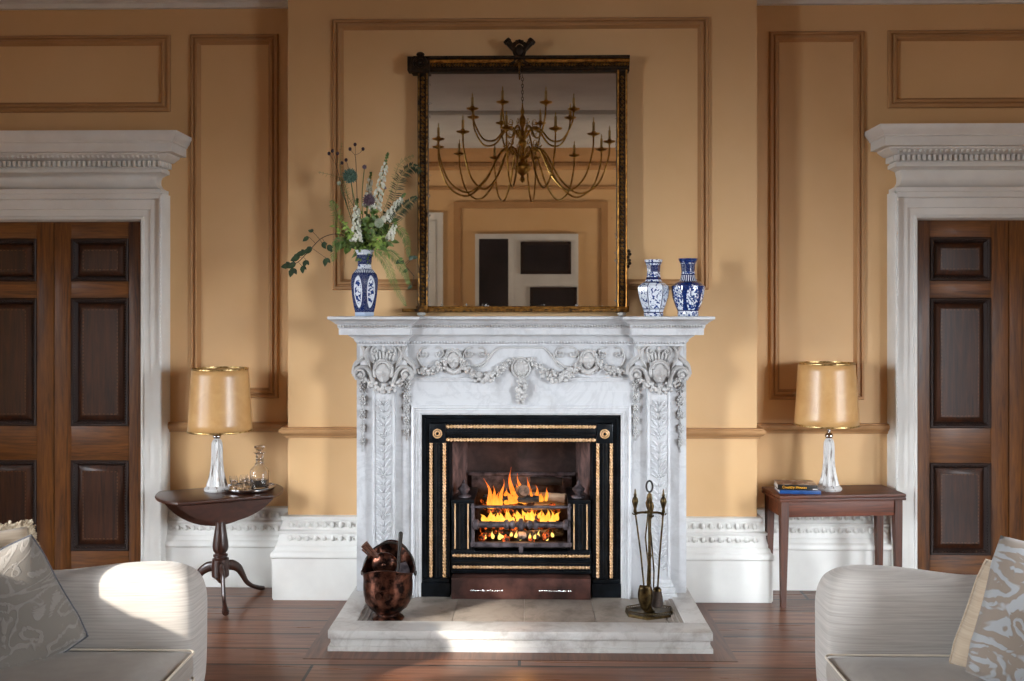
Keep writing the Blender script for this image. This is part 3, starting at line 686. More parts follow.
for s in (-1, 1):
    px = s * .781
    # panelled pilaster on its moulded base
    g = G(); g.box(px - .064, px + .064, -.262, JY, .185, 1.34, .004)
    for e in (-1, 1): x0, x1 = sorted((px + e * .064, px + e * .050)); g.box(x0, x1, -.268, -.26, .20, 1.24, .002)
    pil = C(g, 'pilaster')
    g = G()
    for a, z0, z1, y in ((.105, .07, .105, -.30), (.098, .105, .118, -.292), (.090, .118, .150, -.284), (.080, .150, .165, -.276), (.072, .165, .188, -.270)): g.box(px - a, px + a, y, JY, z0, z1, .006)
    C(g, 'pilaster_base', par=pil)
    g = G(); z = 1.19; i = 0                                       # trailing foliage up the pilaster
    while z > .24:
        for e in (-1, 1):
            g.blob((px + e * .021, -.266, z), (.0075, .010, .021), 6, 5, (0, e * R(42), 0)); g.blob((px + e * .032, -.265, z - .020), (.006, .008, .016), 6, 5, (0, e * R(60), 0))
        g.tube([(px, -.264, z + .03), (px, -.264, z - .02)], .0035, 5)
        if i % 5 == 4:
            for a in range(6): g.blob((px + .013 * math.cos(a * PI / 3), -.268, z - .03 + .013 * math.sin(a * PI / 3)), (.007, .007, .007), 6, 4)
            g.blob((px, -.274, z - .03), .006, 6, 4); z -= .03
        z -= .040; i += 1
    C(g, 'foliage_carving', 'marble', par=pil, ang=180)
    # console head: block, straps, volutes, shell, mask, garland, drops
    g = G(); g.box(px - .135, px + .135, -.262, JY, 1.34, 1.515, .006)
    con = C(g, 'console_block')
    g = G()
    for e in (-1, 1):
        ribbon(g, [(px + e * p.x, 0, p.z) for p in spline([(.122, 0, 1.512), (.108, 0, 1.485), (.106, 0, 1.458), (.135, 0, 1.432), (.160, 0, 1.408), (.170, 0, 1.375), (.172, 0, 1.350)], 6)], .026, JY, .055)
        ribbon(g, [(px + e * p.x, 0, p.z) for p in spline([(.080, 0, 1.508), (.098, 0, 1.485), (.104, 0, 1.455), (.088, 0, 1.420), (.070, 0, 1.385), (.062, 0, 1.33)], 5)], .014, -.255, .028)
        ribbon(g, [(px + e * p.x, 0, p.z) for p in spline([(.056, 0, 1.290), (.066, 0, 1.335), (.084, 0, 1.374), (.114, 0, 1.392), (.146, 0, 1.382), (.160, 0, 1.350), (.148, 0, 1.322)], 6)], .022, -.235, .068)
        scroll(g, px + e * .128, 1.350, .030, R(-10) if e > 0 else R(190), 1.3, -.285, .010, e)
        g.blob((px + e * .128, -.30, 1.350), (.013, .010, .013), 8, 6)
        scroll(g, px + e * .046, 1.482, .026, R(80) if e > 0 else R(100), 1.2, -.268, .008, -e)
    C(g, 'volute', 'marble_carved', par=con, ang=60)
    g = G()
    for k in range(-3, 4):
        g.blob((px + k * .019, -.270, 1.452 - abs(k) * .002), (.0085, .012, .034 - abs(k) * .003), 7, 6, (0, R(7 * k), 0))
    g.blob((px, -.272, 1.492), (.012, .010, .020), 7, 6)
    C(g, 'shell', 'marble_carved', par=con, ang=180)
    g = G(); face(g, px, -.272, 1.362, .125, True, 3 + s); C(g, 'mask', 'marble_carved', par=con, ang=180)
    g = G(); garland(g, [(px - .125, 0, 1.335), (px - .07, 0, 1.290), (px, 0, 1.266), (px + .07, 0, 1.290), (px + .125, 0, 1.335)], .024, -.262, 34, 5)
    C(g, 'garland', 'marble_carved', par=con, ang=180)
    for e, zb in ((s, .93), (-s, .99)):
        g = G(); drop(g, px + e * .128, 1.325, zb, .025, JY - .004, 9)
        C(g, 'carved_drop', 'marble_carved', par=con, ang=180)
    # frieze carving between console and tablet
    g = G(); fx = s * .385; face(g, fx, JY - .010, 1.432, .105, True, 8 + s)
    for k in range(14):                                            # beard and collar leaves round the lion-haired mask
        a = R(200 + 140 * k / 13); g.blob((fx + .056 * math.cos(a), JY - .010, 1.425 + .066 * math.sin(a)), (.010, .010, .017), 6, 4, (0, -a + PI / 2, 0))
    C(g, 'frieze_mask', 'marble_carved', ang=180)
    for cx, e in ((.555, -1), (.47, 1), (.295, -1), (.225, 1)):
        g = G()
        scroll(g, s * cx, 1.466, .036, R(60) if s * e > 0 else R(120), 1.15, JY - .004, .0065, s * e)
        ribbon(g, [(s * p.x, 0, p.z) for p in spline([(cx - e * .036, 0, 1.468), (cx - e * .034, 0, 1.43), (cx - e * .012, 0, 1.395), (cx + e * .02, 0, 1.378)], 4)], .008, JY, .010)
        C(g, 'frieze_scroll', 'marble_carved')
    g = G()
    garland(g, [(s * .625, 0, 1.375), (s * .56, 0, 1.362), (s * .49, 0, 1.378), (s * .435, 0, 1.425), (s * .42, 0, 1.445)], .021, JY, 34, 11); C(g, 'frieze_garland', 'marble_carved', ang=180)
    g = G(); garland(g, [(s * .345, 0, 1.445), (s * .32, 0, 1.395), (s * .25, 0, 1.338), (s * .18, 0, 1.335), (s * .11, 0, 1.385), (s * .04, 0, 1.440)], .024, JY, 54, 12)
    C(g, 'frieze_garland', 'marble_carved', ang=180)
g = G()
pts = [(.052 * math.cos(a), JY - .008, 1.385 + .058 * math.sin(a)) for a in (2 * PI * k / 28 for k in range(29))]
g.tube(pts, .006, 6); g.blob((0, JY, 1.385), (.048, .016, .054), 16, 8); g.blob((0, JY - .014, 1.385), (.018, .012, .026), 8, 6)
for k in range(12): g.blob((.034 * math.cos(k * PI / 6), JY - .013, 1.385 + .038 * math.sin(k * PI / 6)), .007, 6, 4)
C(g, 'medallion', 'marble_carved')
g = G(); garland(g, [(0, 0, 1.33), (.003, 0, 1.28), (-.002, 0, 1.23), (0, 0, 1.185)], .026, JY, 26, 14); C(g, 'medallion_drop', 'marble_carved', ang=180)

# =============================== REGISTER GRATE ===============================
IY = -.19
rg = root('register_grate', (0, -.05, .07), 'black cast iron register grate with twisted gold rope mouldings', 'grate'); RL = rg.location
def I(g, name, mat='black_iron', par=None, **kw): return g.obj(name, mat, par or rg, at=RL, **kw)
def rope(g, p0, p1, r, pitch=.019, strands=1):
    p0, p1 = Vector(p0), Vector(p1); L = (p1 - p0).length; d = (p1 - p0) / L; a = Vector((0, -1, 0)); b = d.cross(a); n = int(L / pitch * 12); rows = []
    for i in range(n + 1):
        s_ = L * i / n; row = []
        for j in range(10):
            t_ = 2 * PI * j / 10; rr = r * (1 + .24 * math.cos(t_ * 2 + 2 * PI * s_ / pitch)); row.append(p0 + d * s_ + a * rr * math.cos(t_) + b * rr * math.sin(t_))
        rows.append(row)
    g.grid(rows, close_u=True, caps=True)
g = G(); g.frame(-.572, .572, .072, 1.112, IY, [(0, .0), (0, .012), (.018, .012), (.024, .0), (.045, -.002), (.050, -.012), (.066, -.012), (.072, .004), (.100, .010), (.118, .004), (.122, -.008), (.160, -.010), (.165, -.045), (.170, -.09)], open_bottom=True)
for x in (-.480, .480):
    g.box(x - .046, x + .046, IY - .016, IY + .01, .950, 1.062, .004)
g.box(-.585, -.57, IY, 0, .07, 1.13); g.box(.57, .585, IY, 0, .07, 1.13); g.box(-.585, .585, IY, 0, 1.11, 1.13)
fr = I(g, 'iron_frame')
for s in (-1, 1):
    g = G(); g.box(min(s * .405, s * .572), max(s * .405, s * .572), IY - .030, 0, .070, .150, .004); g.box(min(s * .412, s * .565), max(s * .412, s * .565), IY - .024, 0, .150, .172, .006); I(g, 'plinth_block')
    g = G(); x = s * .480
    for rr in (.024, .013): g.tube([(x + rr * math.cos(a), IY - .020, 1.005 + rr * math.sin(a)) for a in (2 * PI * k / 24 for k in range(25))], .004 if rr > .02 else .005, 6, caps=False)
    I(g, 'rosette', 'rope_brass')
    for xx in (.518, .441):
        g = G(); rope(g, (s * xx, IY - .006, .178), (s * xx, IY - .006, .950), .0088); I(g, 'rope_moulding', 'rope_brass')
    g = G(); g.box(s * .575 - (.0 if s > 0 else 0), s * .575 + .0001, 0, 0.001, .2, .201)
    g.bm.free()
for z in (1.044, .968):
    g = G(); rope(g, (-.430, IY - .006, z), (.430, IY - .006, z), .0088); I(g, 'rope_moulding', 'rope_brass')
g = G(); g.tube([(-.43, IY - .006, 1.006), (.43, IY - .006, 1.006)], .010, 8)
for s in (-1, 1): g.tube([(s * .480, IY - .006, .18), (s * .480, IY - .006, .95)], .012, 8)
I(g, 'iron_reed')
# firebox
g = G(); g.box(-.34, .34, .24, .27, .07, 1.14); g.obj('fireback', 'firebrick', rg, at=RL, smooth=False)
for s in (-1, 1):
    g = G(); g.prism([(s * .405, -.10), (s * .44, -.10), (s * .36, .27), (s * .33, .27)], .07, 1.14, 'xy'); I(g, 'side_cheek', 'firebrick_side', smooth=False)
g = G(); g.box(-.44, .44, -.10, .27, .965, .985); I(g, 'throat_plate', 'soot_iron', smooth=False)
g = G(); g.box(-.44, .44, -.1, .27, .062, .075); I(g, 'ash_floor', 'soot_iron', smooth=False)
g = G(); g.box(-.31, .31, .20, .24, .42, .70, .005); g.tube([(-.33, .19, .705), (.33, .19, .705)], .012); I(g, 'back_bar', 'ash_iron')
# front cheeks with gilt strips and finials
for s in (-1, 1):
    g = G(); a, b = sorted((s * .285, s * .400)); g.box(a, b, IY + .005, .20, .325, .600, .003)
    a, b = sorted((s * .268, s * .402)); g.box(a, b, IY - .006, .20, .600, .622, .004); g.box(a, b, IY - .006, .0, .322, .334, .003)
    ck = I(g, 'grate_cheek')
    g = G()
    for xx in (.305, .380): g.tube([(s * xx, IY + .002, .338), (s * xx, IY + .002, .598)], .0045, 6)
    I(g, 'gilt_strip', 'rope_brass', par=ck)
    g = G(); g.tube([(s * .343, IY + .006, .336), (s * .343, IY + .006, .600)], .016, 8); I(g, 'cheek_reed', par=ck)
    g = G(); g.lathe([(.040, 0), (.040, .008), (.018, .016), (.024, .026), (.036, .042), (.036, .050), (.020, .066), (.010, .078), (.012, .084), (.004, .098)], (s * .335, -.10, .622), 14)
    I(g, 'finial', 'ash_iron', par=ck)
# bars
g = G(); g.box(-.29, .29, IY - .004, IY + .018, .574, .588, .003); g.box(-.285, -.268, IY - .003, IY + .018, .36, .60, .003); g.box(.268, .285, IY - .003, IY + .018, .36, .60, .003)
g.box(-.29, .29, IY - .008, IY + .02, .352, .378, .004); g.box(-.012, .012, IY - .014, IY + .01, .322, .368, .004); I(g, 'grate_bar', 'ash_iron')
pr = [(.012, -.275), (.030, -.268), (.030, -.250), (.019, -.240), (.017, -.10), (.028, -.090), (.030, -.078), (.018, -.068), (.024, -.052), (.028, -.045), (.014, -.030), (.018, -.018), (.036, -.010), (.038, 0)]
pr = pr + [(r_, -z_) for r_, z_ in pr[-2::-1]]
g = G(); g.lathe(pr, (0, 0, 0), 16); bmesh.ops.transform(g.bm, matrix=Matrix.Translation((0, IY - .002, .480)) @ Matrix.Rotation(PI / 2, 4, 'Y'), verts=g.bm.verts[:]); I(g, 'turned_bar', 'ash_iron')
g = G(); g.box(-.28, .28, IY + .02, .22, .34, .352)
for k in range(12): g.box(-.27 + k * .047, -.255 + k * .047, IY + .02, .22, .352, .366)
I(g, 'grate_floor', 'soot_iron')
# apron
g = G(); g.box(-.405, .405, IY + .004, IY + .06, .205, .322, .003); g.tube([(-.40, IY - .0, .270), (.40, IY - .0, .270)], .014, 8); g.box(-.405, .405, IY - .004, IY + .02, .200, .212, .003); g.box(-.405, .405, IY - .006, IY + .02, .316, .326, .003); I(g, 'apron')
for z in (.300, .234):
    g = G(); rope(g, (-.395, IY - .001, z), (.395, IY - .001, z), .0078); I(g, 'apron_rope', 'rope_brass')
ap = root('ash_pan', (0, -.24, .071), 'rusty copper ash pan box standing under the grate', 'ash pan')
g = G(); g.box(-.395, .395, -.262, -.10, .0715, .190, .003); g.obj('pan', 'rust_copper', ap, at=ap.location)
for s in (-1, 1):
    g = G(); c = s * .195
    for k in range(7): g.blob((c + (k - 3) * .027, -.263, .120), (.010, .004, .005), 6, 4)
    g.obj('vent_row', 'silver', ap, at=ap.location)

# logs, embers and flames
def log(p0, p1, r, mat, endmat, label, sd, bark=None):
    rnd = random.Random(sd); p0, p1 = Vector(p0), Vector(p1); c = (p0 + p1) / 2
    rt = root('log', (c.x, c.y, min(p0.z, p1.z) - r), label, 'log', group=None)
    g = G(); P = [p0.lerp(p1, t / 8) + Vector((rnd.uniform(-1, 1), rnd.uniform(-1, 1), rnd.uniform(-1, 1))) * r * .09 for t in range(9)]
    g.tube(P, [r * rnd.uniform(.88, 1.08) for _ in P], 12); g.obj('bark', mat, rt, at=rt.location)
    for q, d in ((P[0], P[0] - P[1]), (P[-1], P[-1] - P[-2])):
        d.normalize(); g = G(); g.tube([q, q + d * .004], r * .84, 12); g.obj('cut_end', endmat, rt, at=rt.location)
log((.02, -.14, .664), (-.06, .10, .61), .038, 'log_bark', 'log_end', 'round log pointing forward at the top of the fire, its cut end pale brown', 1)
log((-.22, -.05, .605), (.10, -.11, .612), .022, 'char', 'char', 'black charred log lying across the top bar of the grate', 2)
log((.05, -.02, .612), (.262, -.06, .606), .026, 'log_pale', 'log_end', 'pale split log at the right of the fire above the top bar', 3)
log((-.20, -.03, .400), (.06, -.09, .395), .024, 'char', 'char', 'black charred log at the bottom left of the grate', 4)
log((-.02, -.10, .392), (.24, -.02, .400), .024, 'log_charred_pale', 'log_end', 'grey half burnt log at the bottom right of the grate', 5)
log((.02, .04, .54), (.26, .03, .555), .032, 'log_pale', 'log_end', 'pale log at the right of the grate between the two bars', 6)
log((.05, .10, .68), (.25, .12, .672), .026, 'log_bark', 'log_end', 'brown log lying at the back right of the fire', 7)
g = G(); rnd = random.Random(5)
for k in range(120):
    x = rnd.uniform(-.23, .23); y = rnd.uniform(-.11, .12); z = .37 + rnd.random() ** 1.5 * .20
    sz = rnd.uniform(.014, .032); g.blob((x, y, z), (sz, sz * .8, sz * .7), 6, 4, (rnd.uniform(0, 3), rnd.uniform(0, 3), 0))
g.obj('glowing_embers', 'embers', label='glowing orange embers heaped in the iron grate', cat='embers', kind='stuff', ang=10)
def flame(g, x, y, z, h, w, lean, sd):
    rnd = random.Random(sd); n = 12; ph = rnd.uniform(0, 6); amp = .12 * h
    pts, rd = [], []
    for i in range(n + 1):
        t = i / n; pts.append((x + lean * t * t + .9 * amp * math.sin(ph + t * 5) * t, y + .008 * math.sin(ph * 2 + t * 5), z + h * t)); rd.append(max(.0008, w * (math.sin(PI * min(1, t * .8 + .24)) ** 1.1) * (1 - t) ** .45))
    g.tube(pts, rd, 7)
g = G(); rnd = random.Random(9)
for u, v0, v1, w, ln, y in ((489, 508, 478, .016, -.014, -.12), (492, 508, 486, .020, .012, -.10), (501, 506, 479, .015, .006, -.09), (507, 504, 488, .024, -.012, -.08), (514, 503, 467, .018, -.034, -.07), (521, 503, 473, .020, -.008, -.05), (527, 501, 477, .016, .016, -.03),
                          (516, 502, 484, .026, .004, -.08), (537, 501, 485, .014, -.010, -.09), (546, 501, 487, .012, .014, -.08), (541, 501, 493, .020, .0, -.08), (497, 507, 492, .020, .01, -.11), (511, 504, 490, .022, -.02, -.10), (524, 503, 488, .020, .01, -.09), (532, 502, 489, .014, 0, -.1)):
    a = W(u, v0, y); b = W(u, v1, y); flame(g, a.x, y, a.z, b.z - a.z, w, ln, u)
for k in range(26):          # low licking flames among the logs between the bars
    u = 484 + k * 2.9; y = rnd.uniform(-.13, -.05); a = W(u, rnd.uniform(519, 523), y); flame(g, a.x, y, a.z, rnd.uniform(.03, .075), rnd.uniform(.012, .022), rnd.uniform(-.02, .02), k)
for k in range(12):
    u = 486 + k * 6 + rnd.uniform(-2, 2); y = rnd.uniform(-.12, -.06); a = W(u, rnd.uniform(536, 540), y); flame(g, a.x, y, a.z, rnd.uniform(.02, .045), rnd.uniform(.008, .014), rnd.uniform(-.015, .015), k + 50)
g.obj('flames', 'flame', label='orange and yellow flames rising from the logs in the grate', cat='fire', kind='stuff', ang=180)
for x, y, z, e in ((-.03, -.10, .70, 2.2), (0, -.13, .50, 2)): light('fire_glow', 'POINT', (x, y, z), (0, 0, -1), e, (1, .45, .14), shadow_soft_size=.07)

# =============================== MIRROR ===============================
mr = root('overmantel_mirror', (.007, -.06, 1.679), 'large gilt framed mirror standing on the mantel shelf above the fire', 'mirror'); ML = mr.location
def K(g, name, mat, par=None, **kw): return g.obj(name, mat, par or mr, at=ML, **kw)
gx0, gx1, gz0, gz1 = -.548, .560, 1.737, 3.122
g = G(); g.box(gx0 - .01, gx1 + .01, -.060, -.050, gz0 - .01, gz1 + .01); K(g, 'mirror_glass', 'mirror_silver', smooth=False)
g = G(); g.box(gx0 - .04, gx1 + .04, -.048, -.02, gz0 - .02, gz1 + .03); K(g, 'backboard', 'gilt_dark', smooth=False)
for s, xa, xb in ((-1, -.610, gx0), (1, gx1, .622)):
    g = G(); g.box(xa, xb, -.086, -.02, 1.70, 3.13, .003); st = K(g, 'frame_stile', 'gilt_dark')
    g = G(); n = 58; xm = (xa + xb) / 2
    for k in range(n): g.blob((xm, -.086, 1.75 + k * 1.35 / n), (.013, .010, .0105), 6, 4, (0, R(35), 0))
    K(g, 'carved_leaf_band', 'gilt', par=st)
    g = G()
    for xx in (xa + .008, xb - .006): g.tube([(xx, -.088, 1.72), (xx, -.088, 3.12)], .0055, 6)
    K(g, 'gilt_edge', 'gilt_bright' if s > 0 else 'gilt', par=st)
g = G(); tx0, tx1 = -.632, .634
for z0, z1, y in ((3.113, 3.130, -.088), (3.130, 3.143, -.094), (3.186, 3.202, -.112)): g.box(tx0 - (.02 if z0 > 3.19 else 0), tx1, y, -.02, z0, z1, .003)
g.box(tx0, tx1, -.09, -.02, 3.143, 3.19); rail = K(g, 'frame_cornice', 'gilt_dark')
g = G(); g.tube([(tx0, -.096, 3.174), (tx1, -.096, 3.174)], .012, 8); K(g, 'gilt_torus', 'gilt_bright', par=rail)
g = G()
for k in range(74): g.blob((tx0 + .01 + k * (tx1 - tx0 - .02) / 73, -.094, 3.152), (.008, .009, .011), 6, 4, (0, R(30), 0))
K(g, 'carved_leaf_band', 'gilt', par=rail)
g = G(); g.box(-.620, .632, -.088, -.02, 1.703, 1.738, .003); b0 = K(g, 'bottom_rail', 'gilt')
g = G(); g.tube([(-.615, -.09, 1.728), (.628, -.09, 1.728)], .006, 6); K(g, 'gilt_edge', 'gilt_bright', par=b0)
g = G(); g.box(-.700, -.59, -.10, -.02, 1.703, 1.722, .003); g.box(-.61, -.55, -.105, -.02, 1.703, 1.742, .003); K(g, 'base_block', 'gilt')
for x in (-.588, .590):
    g = G(); g.blob((x, -.072, 1.6915), (.026, .026, .0125), 12, 8); K(g, 'bun_foot', 'white_paint')
g = G(); c = (-.590, -.105, 3.160)                                 # corner rosette at the left end of the cornice
g.box(-.645, -.535, -.112, -.02, 3.106, 3.200, .004); g.box(-.668, -.63, -.10, -.02, 3.12, 3.203, .003)
for rr, th in ((.036, .008), (.022, .006)): g.tube([(c[0] + rr * math.cos(a), c[1] - .01, c[2] + rr * math.sin(a)) for a in (2 * PI * k / 20 for k in range(21))], th, 6, caps=False)
g.blob((c[0], c[1] - .012, c[2]), (.014, .012, .014)); 
for k in range(8): g.blob((c[0] + .029 * math.cos(k * PI / 4), c[1] - .008, c[2] + .029 * math.sin(k * PI / 4)), (.008, .008, .008), 6, 4)
g.blob((c[0], c[1], 3.212), (.025, .03, .014), 8, 6)
K(g, 'corner_rosette', 'gilt_dark')
g = G(); cx = -.010                                                # crest: oval boss, crossed quivers, ribbon and drop
for e in (-1, 1):
    g.tube([(cx + e * -.045, -.095, 3.155), (cx + e * .050, -.10, 3.262), (cx + e * .072, -.10, 3.288)], [.012, .018, .020], 8)
    g.tube([(cx + e * .066, -.10, 3.281), (cx + e * .078, -.10, 3.295)], [.024, .022], 8)
K(g, 'quiver', 'gilt_dark')
g = G(); g.blob((cx, -.108, 3.232), (.026, .018, .036), 12, 8)
g.tube([(cx + .034 * math.cos(a), -.108, 3.232 + .045 * math.sin(a)) for a in (2 * PI * k / 22 for k in range(23))], .007, 6, caps=False)
for k in range(7): g.blob((cx + .04 * math.cos(R(25 + 130 * k / 6)), -.105, 3.236 + .052 * math.sin(R(25 + 130 * k / 6))), (.012, .01, .010), 6, 4)
K(g, 'crest_boss', 'gilt_dark')
g = G(); g.tube([(cx, -.105, 3.185), (cx - .03, -.108, 3.15), (cx, -.11, 3.165), (cx + .03, -.108, 3.15), (cx, -.105, 3.185)], .006, 6)
for k in range(7): g.blob((cx, -.104, 3.175 - k * .014), (.013 - k * .0012, .012, .010), 6, 4)
K(g, 'ribbon_drop', 'gilt')
g = G()
for k in range(6): g.blob((.630 + .006 * math.sin(k * 2.2), -.085, 2.06 - k * .018), (.012, .010, .011), 6, 4)
K(g, 'side_scroll', 'gilt_dark')

# =============================== VASES ===============================
SH = 1.679
def vase(u, Y, prof, mat, label, n=6, rot=0, seg=48, group=None):
    c = W(u, 315, Y); rt = root('porcelain_vase', (c.x, Y, SH), label, 'vase', rz=rot, group=group)
    hexm = (lambda a, z: math.cos(PI / n) / math.cos((a % (2 * PI / n)) - PI / n) * 1.04) if n else None
    z1 = max(p[1] for p in prof); g = G(uv=True)
    outer = []
    for (r0, z0_), (r1, z1_) in zip(prof, prof[1:]):
        for k in range(3): t_ = k / 3; outer.append((r0 + (r1 - r0) * t_, z0_ + (z1_ - z0_) * t_))
    outer.append(prof[-1]); g.lathe(outer, seg=seg, mod=hexm, caps=False)
    g.f([g.v((.9 * prof[0][0] * math.cos(a), .9 * prof[0][0] * math.sin(a), .0005)) for a in (2 * PI * k / 24 for k in range(24))])
    g.obj('vase_body', mat, rt, ang=50)
    g = G(); g.lathe([(prof[-1][0] * .98, z1), (prof[-1][0] * .86, z1 - .002), (prof[-2][0] * .80, z1 - .035), (prof[-2][0] * .7, z1 - .09)], seg=seg, mod=hexm, caps=False); g.obj('vase_lip', 'porcelain_blue', rt)
    return rt
VL = vase(364.5, -.25, [(.056, 0), (.060, .012), (.058, .020), (.068, .06), (.078, .12), (.083, .18), (.083, .215), (.076, .238), (.056, .262), (.044, .272), (.041, .30), (.043, .335), (.050, .360), (.058, .372), (.058, .377)], 'porcelain_blue',
          'dark blue porcelain vase with white oval panels, holding the flowers', 6, R(-20))
vase(653.5, -.24, [(.050, 0), (.053, .010), (.052, .026), (.068, .07), (.080, .11), (.085, .15), (.084, .172), (.060, .190), (.046, .200), (.037, .225), (.034, .26), (.038, .290), (.047, .312), (.050, .322)], 'porcelain_panel',
     'small white panelled vase with blue flowers, nearer the mirror', 6, R(0), group='pair of small porcelain vases on the right')
vase(688, -.24, [(.056, 0), (.060, .010), (.058, .028), (.072, .06), (.086, .10), (.094, .15), (.094, .172), (.070, .192), (.050, .202), (.041, .225), (.037, .26), (.041, .295), (.052, .318), (.055, .328)], 'porcelain_petal',
     'round bodied blue and white vase at the right end of the mantel shelf', 0, R(8), group='pair of small porcelain vases on the right')

# =============================== FLOWERS ===============================
mouth = Vector((VL.location.x, -.25, SH + .36))
def flower(name, label, cat, group=None): return root(name, (mouth.x, mouth.y, mouth.z - .15), label, cat, group=group)
def leaf(g, p, d, L, w, droop=.15, up=None):
    p = Vector(p); d = Vector(d).normalized(); side = d.cross(up or Vector((.1, -1, .2)))
    if side.length < .1: side = d.cross(Vector((1, 0, 0)))
    side.normalize(); nn = side.cross(d); rows = []
    for t_, k in ((0, .08), (.22, .75), (.5, 1), (.78, .62), (1, .04)):
        q = p + d * L * t_ - Vector((0, 0, 1)) * droop * L * t_ * t_; rows.append([q - side * w * k + nn * w * .25 * k, q, q + side * w * k + nn * w * .25 * k])
    g.grid(rows)
def P3(u, v, y): return W(u, v, y)
def stemline(pts): return spline([mouth + Vector((0, 0, -.14)), mouth + Vector(((pts[0].x - mouth.x) * .12, 0, 0))] + pts, 7)
def spike(pts, w, name, label, sd, tip=.22, mat='petal_white', n=64):
    rt = flower(name, label, 'flower', 'white flower spikes'); P = [P3(*p) for p in pts]; L = stemline(P); rnd = random.Random(sd)
    g = G(); g.tube(L, [.0032] * len(L), 6); 
    for k in range(8): q = L[int(len(L) * (.35 + .05 * k))] if int(len(L) * (.35 + .05 * k)) < len(L) else L[-1]; leaf(g, q, (rnd.uniform(-1, 1), rnd.uniform(-1, .3), .3), .05, .010)
    g.obj('stem', 'stem_green', rt, at=rt.location)
    S = spline([P[-2], P[-1]], 20); g = G(); gb = G()
    for i in range(n):
        t_ = (i + .5) / n; q = S[int(t_ * (len(S) - 1))]; a = i * 2.4; rr = w * (1 - .75 * t_) + .004
        c_ = q + Vector((math.cos(a) * rr, math.sin(a) * rr * .9, rnd.uniform(-.004, .004)))
        if t_ < 1 - tip:
            sz = .0115 * (1 - .45 * t_); g.blob(c_, (sz, sz, sz * .85), 6, 4, (rnd.uniform(0, 3), rnd.uniform(0, 3), 0)); d = (c_ - q); d.z -= .006; g.blob(q + d * 1.35, (sz * .7, sz * .7, sz * .9), 6, 4)
        else: gb.blob(q + (c_ - q) * .6, (.0045, .0045, .006), 5, 4)
    g.obj('blossoms', mat, rt, at=rt.location); gb.obj('buds', 'leaf_green', rt, at=rt.location)
spike([(370, 225, -.25), (375, 208, -.26), (388, 152, -.27)], .020, 'foxglove', 'tallest white flower spike, upright right of the vase centre', 1)
spike([(378, 235, -.27), (385, 220, -.28), (405, 193, -.29)], .020, 'foxglove', 'white flower spike leaning right towards the mirror', 2)
spike([(357, 245, -.29), (356, 240, -.30), (357, 198, -.31)], .020, 'foxglove', 'white flower spike drooping low over the left of the vase', 3)
spike([(380, 245, -.29), (389, 238, -.30), (396, 222, -.31)], .012, 'foxglove', 'short white flower spike low on the right of the vase', 4, n=30)
spike([(366, 225, -.2), (367, 205, -.19), (371, 172, -.18)], .013, 'foxglove', 'thin white flower spike behind the tallest one', 5, n=40)
def globe(pts, r, mat, name, label, n=130, spike_=.35, group=None):
    rt = flower(name, label, 'flower', group); P = [P3(*p) for p in pts]; L = stemline(P); g = G(); g.tube(L, .0026, 6); g.obj('stem', 'stem_green', rt, at=rt.location)
    g = G(); c_ = P[-1]; g.blob(c_, r * .72, 12, 8)
    for i in range(n):
        z = 1 - 2 * (i + .5) / n; a = i * 2.39996; q = Vector((math.sqrt(1 - z * z) * math.cos(a), math.sqrt(1 - z * z) * math.sin(a), z)); g.tube([c_ + q * r * .6, c_ + q * r * (1 + spike_ * .3 * ((i % 3) - 1))], [r * .11, r * .05], 4)
    g.obj('flower_head', mat, rt, at=rt.location, ang=20)
globe([(358, 220, -.28), (350, 176, -.31)], .042, 'thistle_green', 'globe_thistle', 'grey green globe thistle head at the upper left of the bouquet')
globe([(366, 225, -.3), (369, 200, -.34)], .034, 'petal_purple', 'allium', 'dusky purple round flower head in the middle of the bouquet', spike_=.6)
globe([(372, 238, -.3), (379, 223, -.36)], .027, 'bud_pale', 'allium', 'pale green ball flower right of the purple head', spike_=.1)
globe([(362, 200, -.24), (364.5, 167, -.25)], .014, 'petal_purple', 'scabious', 'small purple button flower on a tall thin stem', 60)
globe([(350, 215, -.25), (339, 183, -.27)], .013, 'bud_pale', 'scabious', 'small pale blue flower at the left edge of the bouquet', 60)
globe([(375, 220, -.25), (385, 188, -.26)], .010, 'petal_purple', 'scabious', 'tiny purple flower beside the tallest white spike', 40)
def umbel(base, heads, label, sd):
    rt = flower('burnet', label, 'flower', 'thin stems with small dark flower heads'); P = [P3(*p) for p in base]; L = stemline(P); g = G(); g.tube(L, .0018, 5)
    for h in heads: q = P3(*h); g.tube(spline([P[-1], (P[-1] + q) / 2 + Vector((.004, 0, -.006)), q], 4), .0011, 5)
    g.obj('stem', 'stem_brown', rt, at=rt.location)
    for h in heads: g = G(); g.blob(P3(*h), (.0095, .0095, .011), 8, 6); g.obj('flower_head', 'head_dark', rt, at=rt.location)
umbel([(358, 215, -.24), (356, 165, -.26), (355, 155, -.26)], [(350, 149, -.26), (355, 144.5, -.27), (363, 149, -.25)], 'thin stem ending in three dark red heads, tallest left of centre', 1)
umbel([(350, 215, -.24), (340, 180, -.26), (336, 165, -.26)], [(329, 153.5, -.26), (332.5, 151, -.27), (337.5, 153.5, -.25), (342, 163, -.25)], 'thin stem with four dark heads leaning furthest left', 2)
umbel([(355, 215, -.24), (352, 190, -.28), (349, 172, -.28)], [(346, 160, -.28)], 'thin stem with a single dark head behind the thistle', 3)
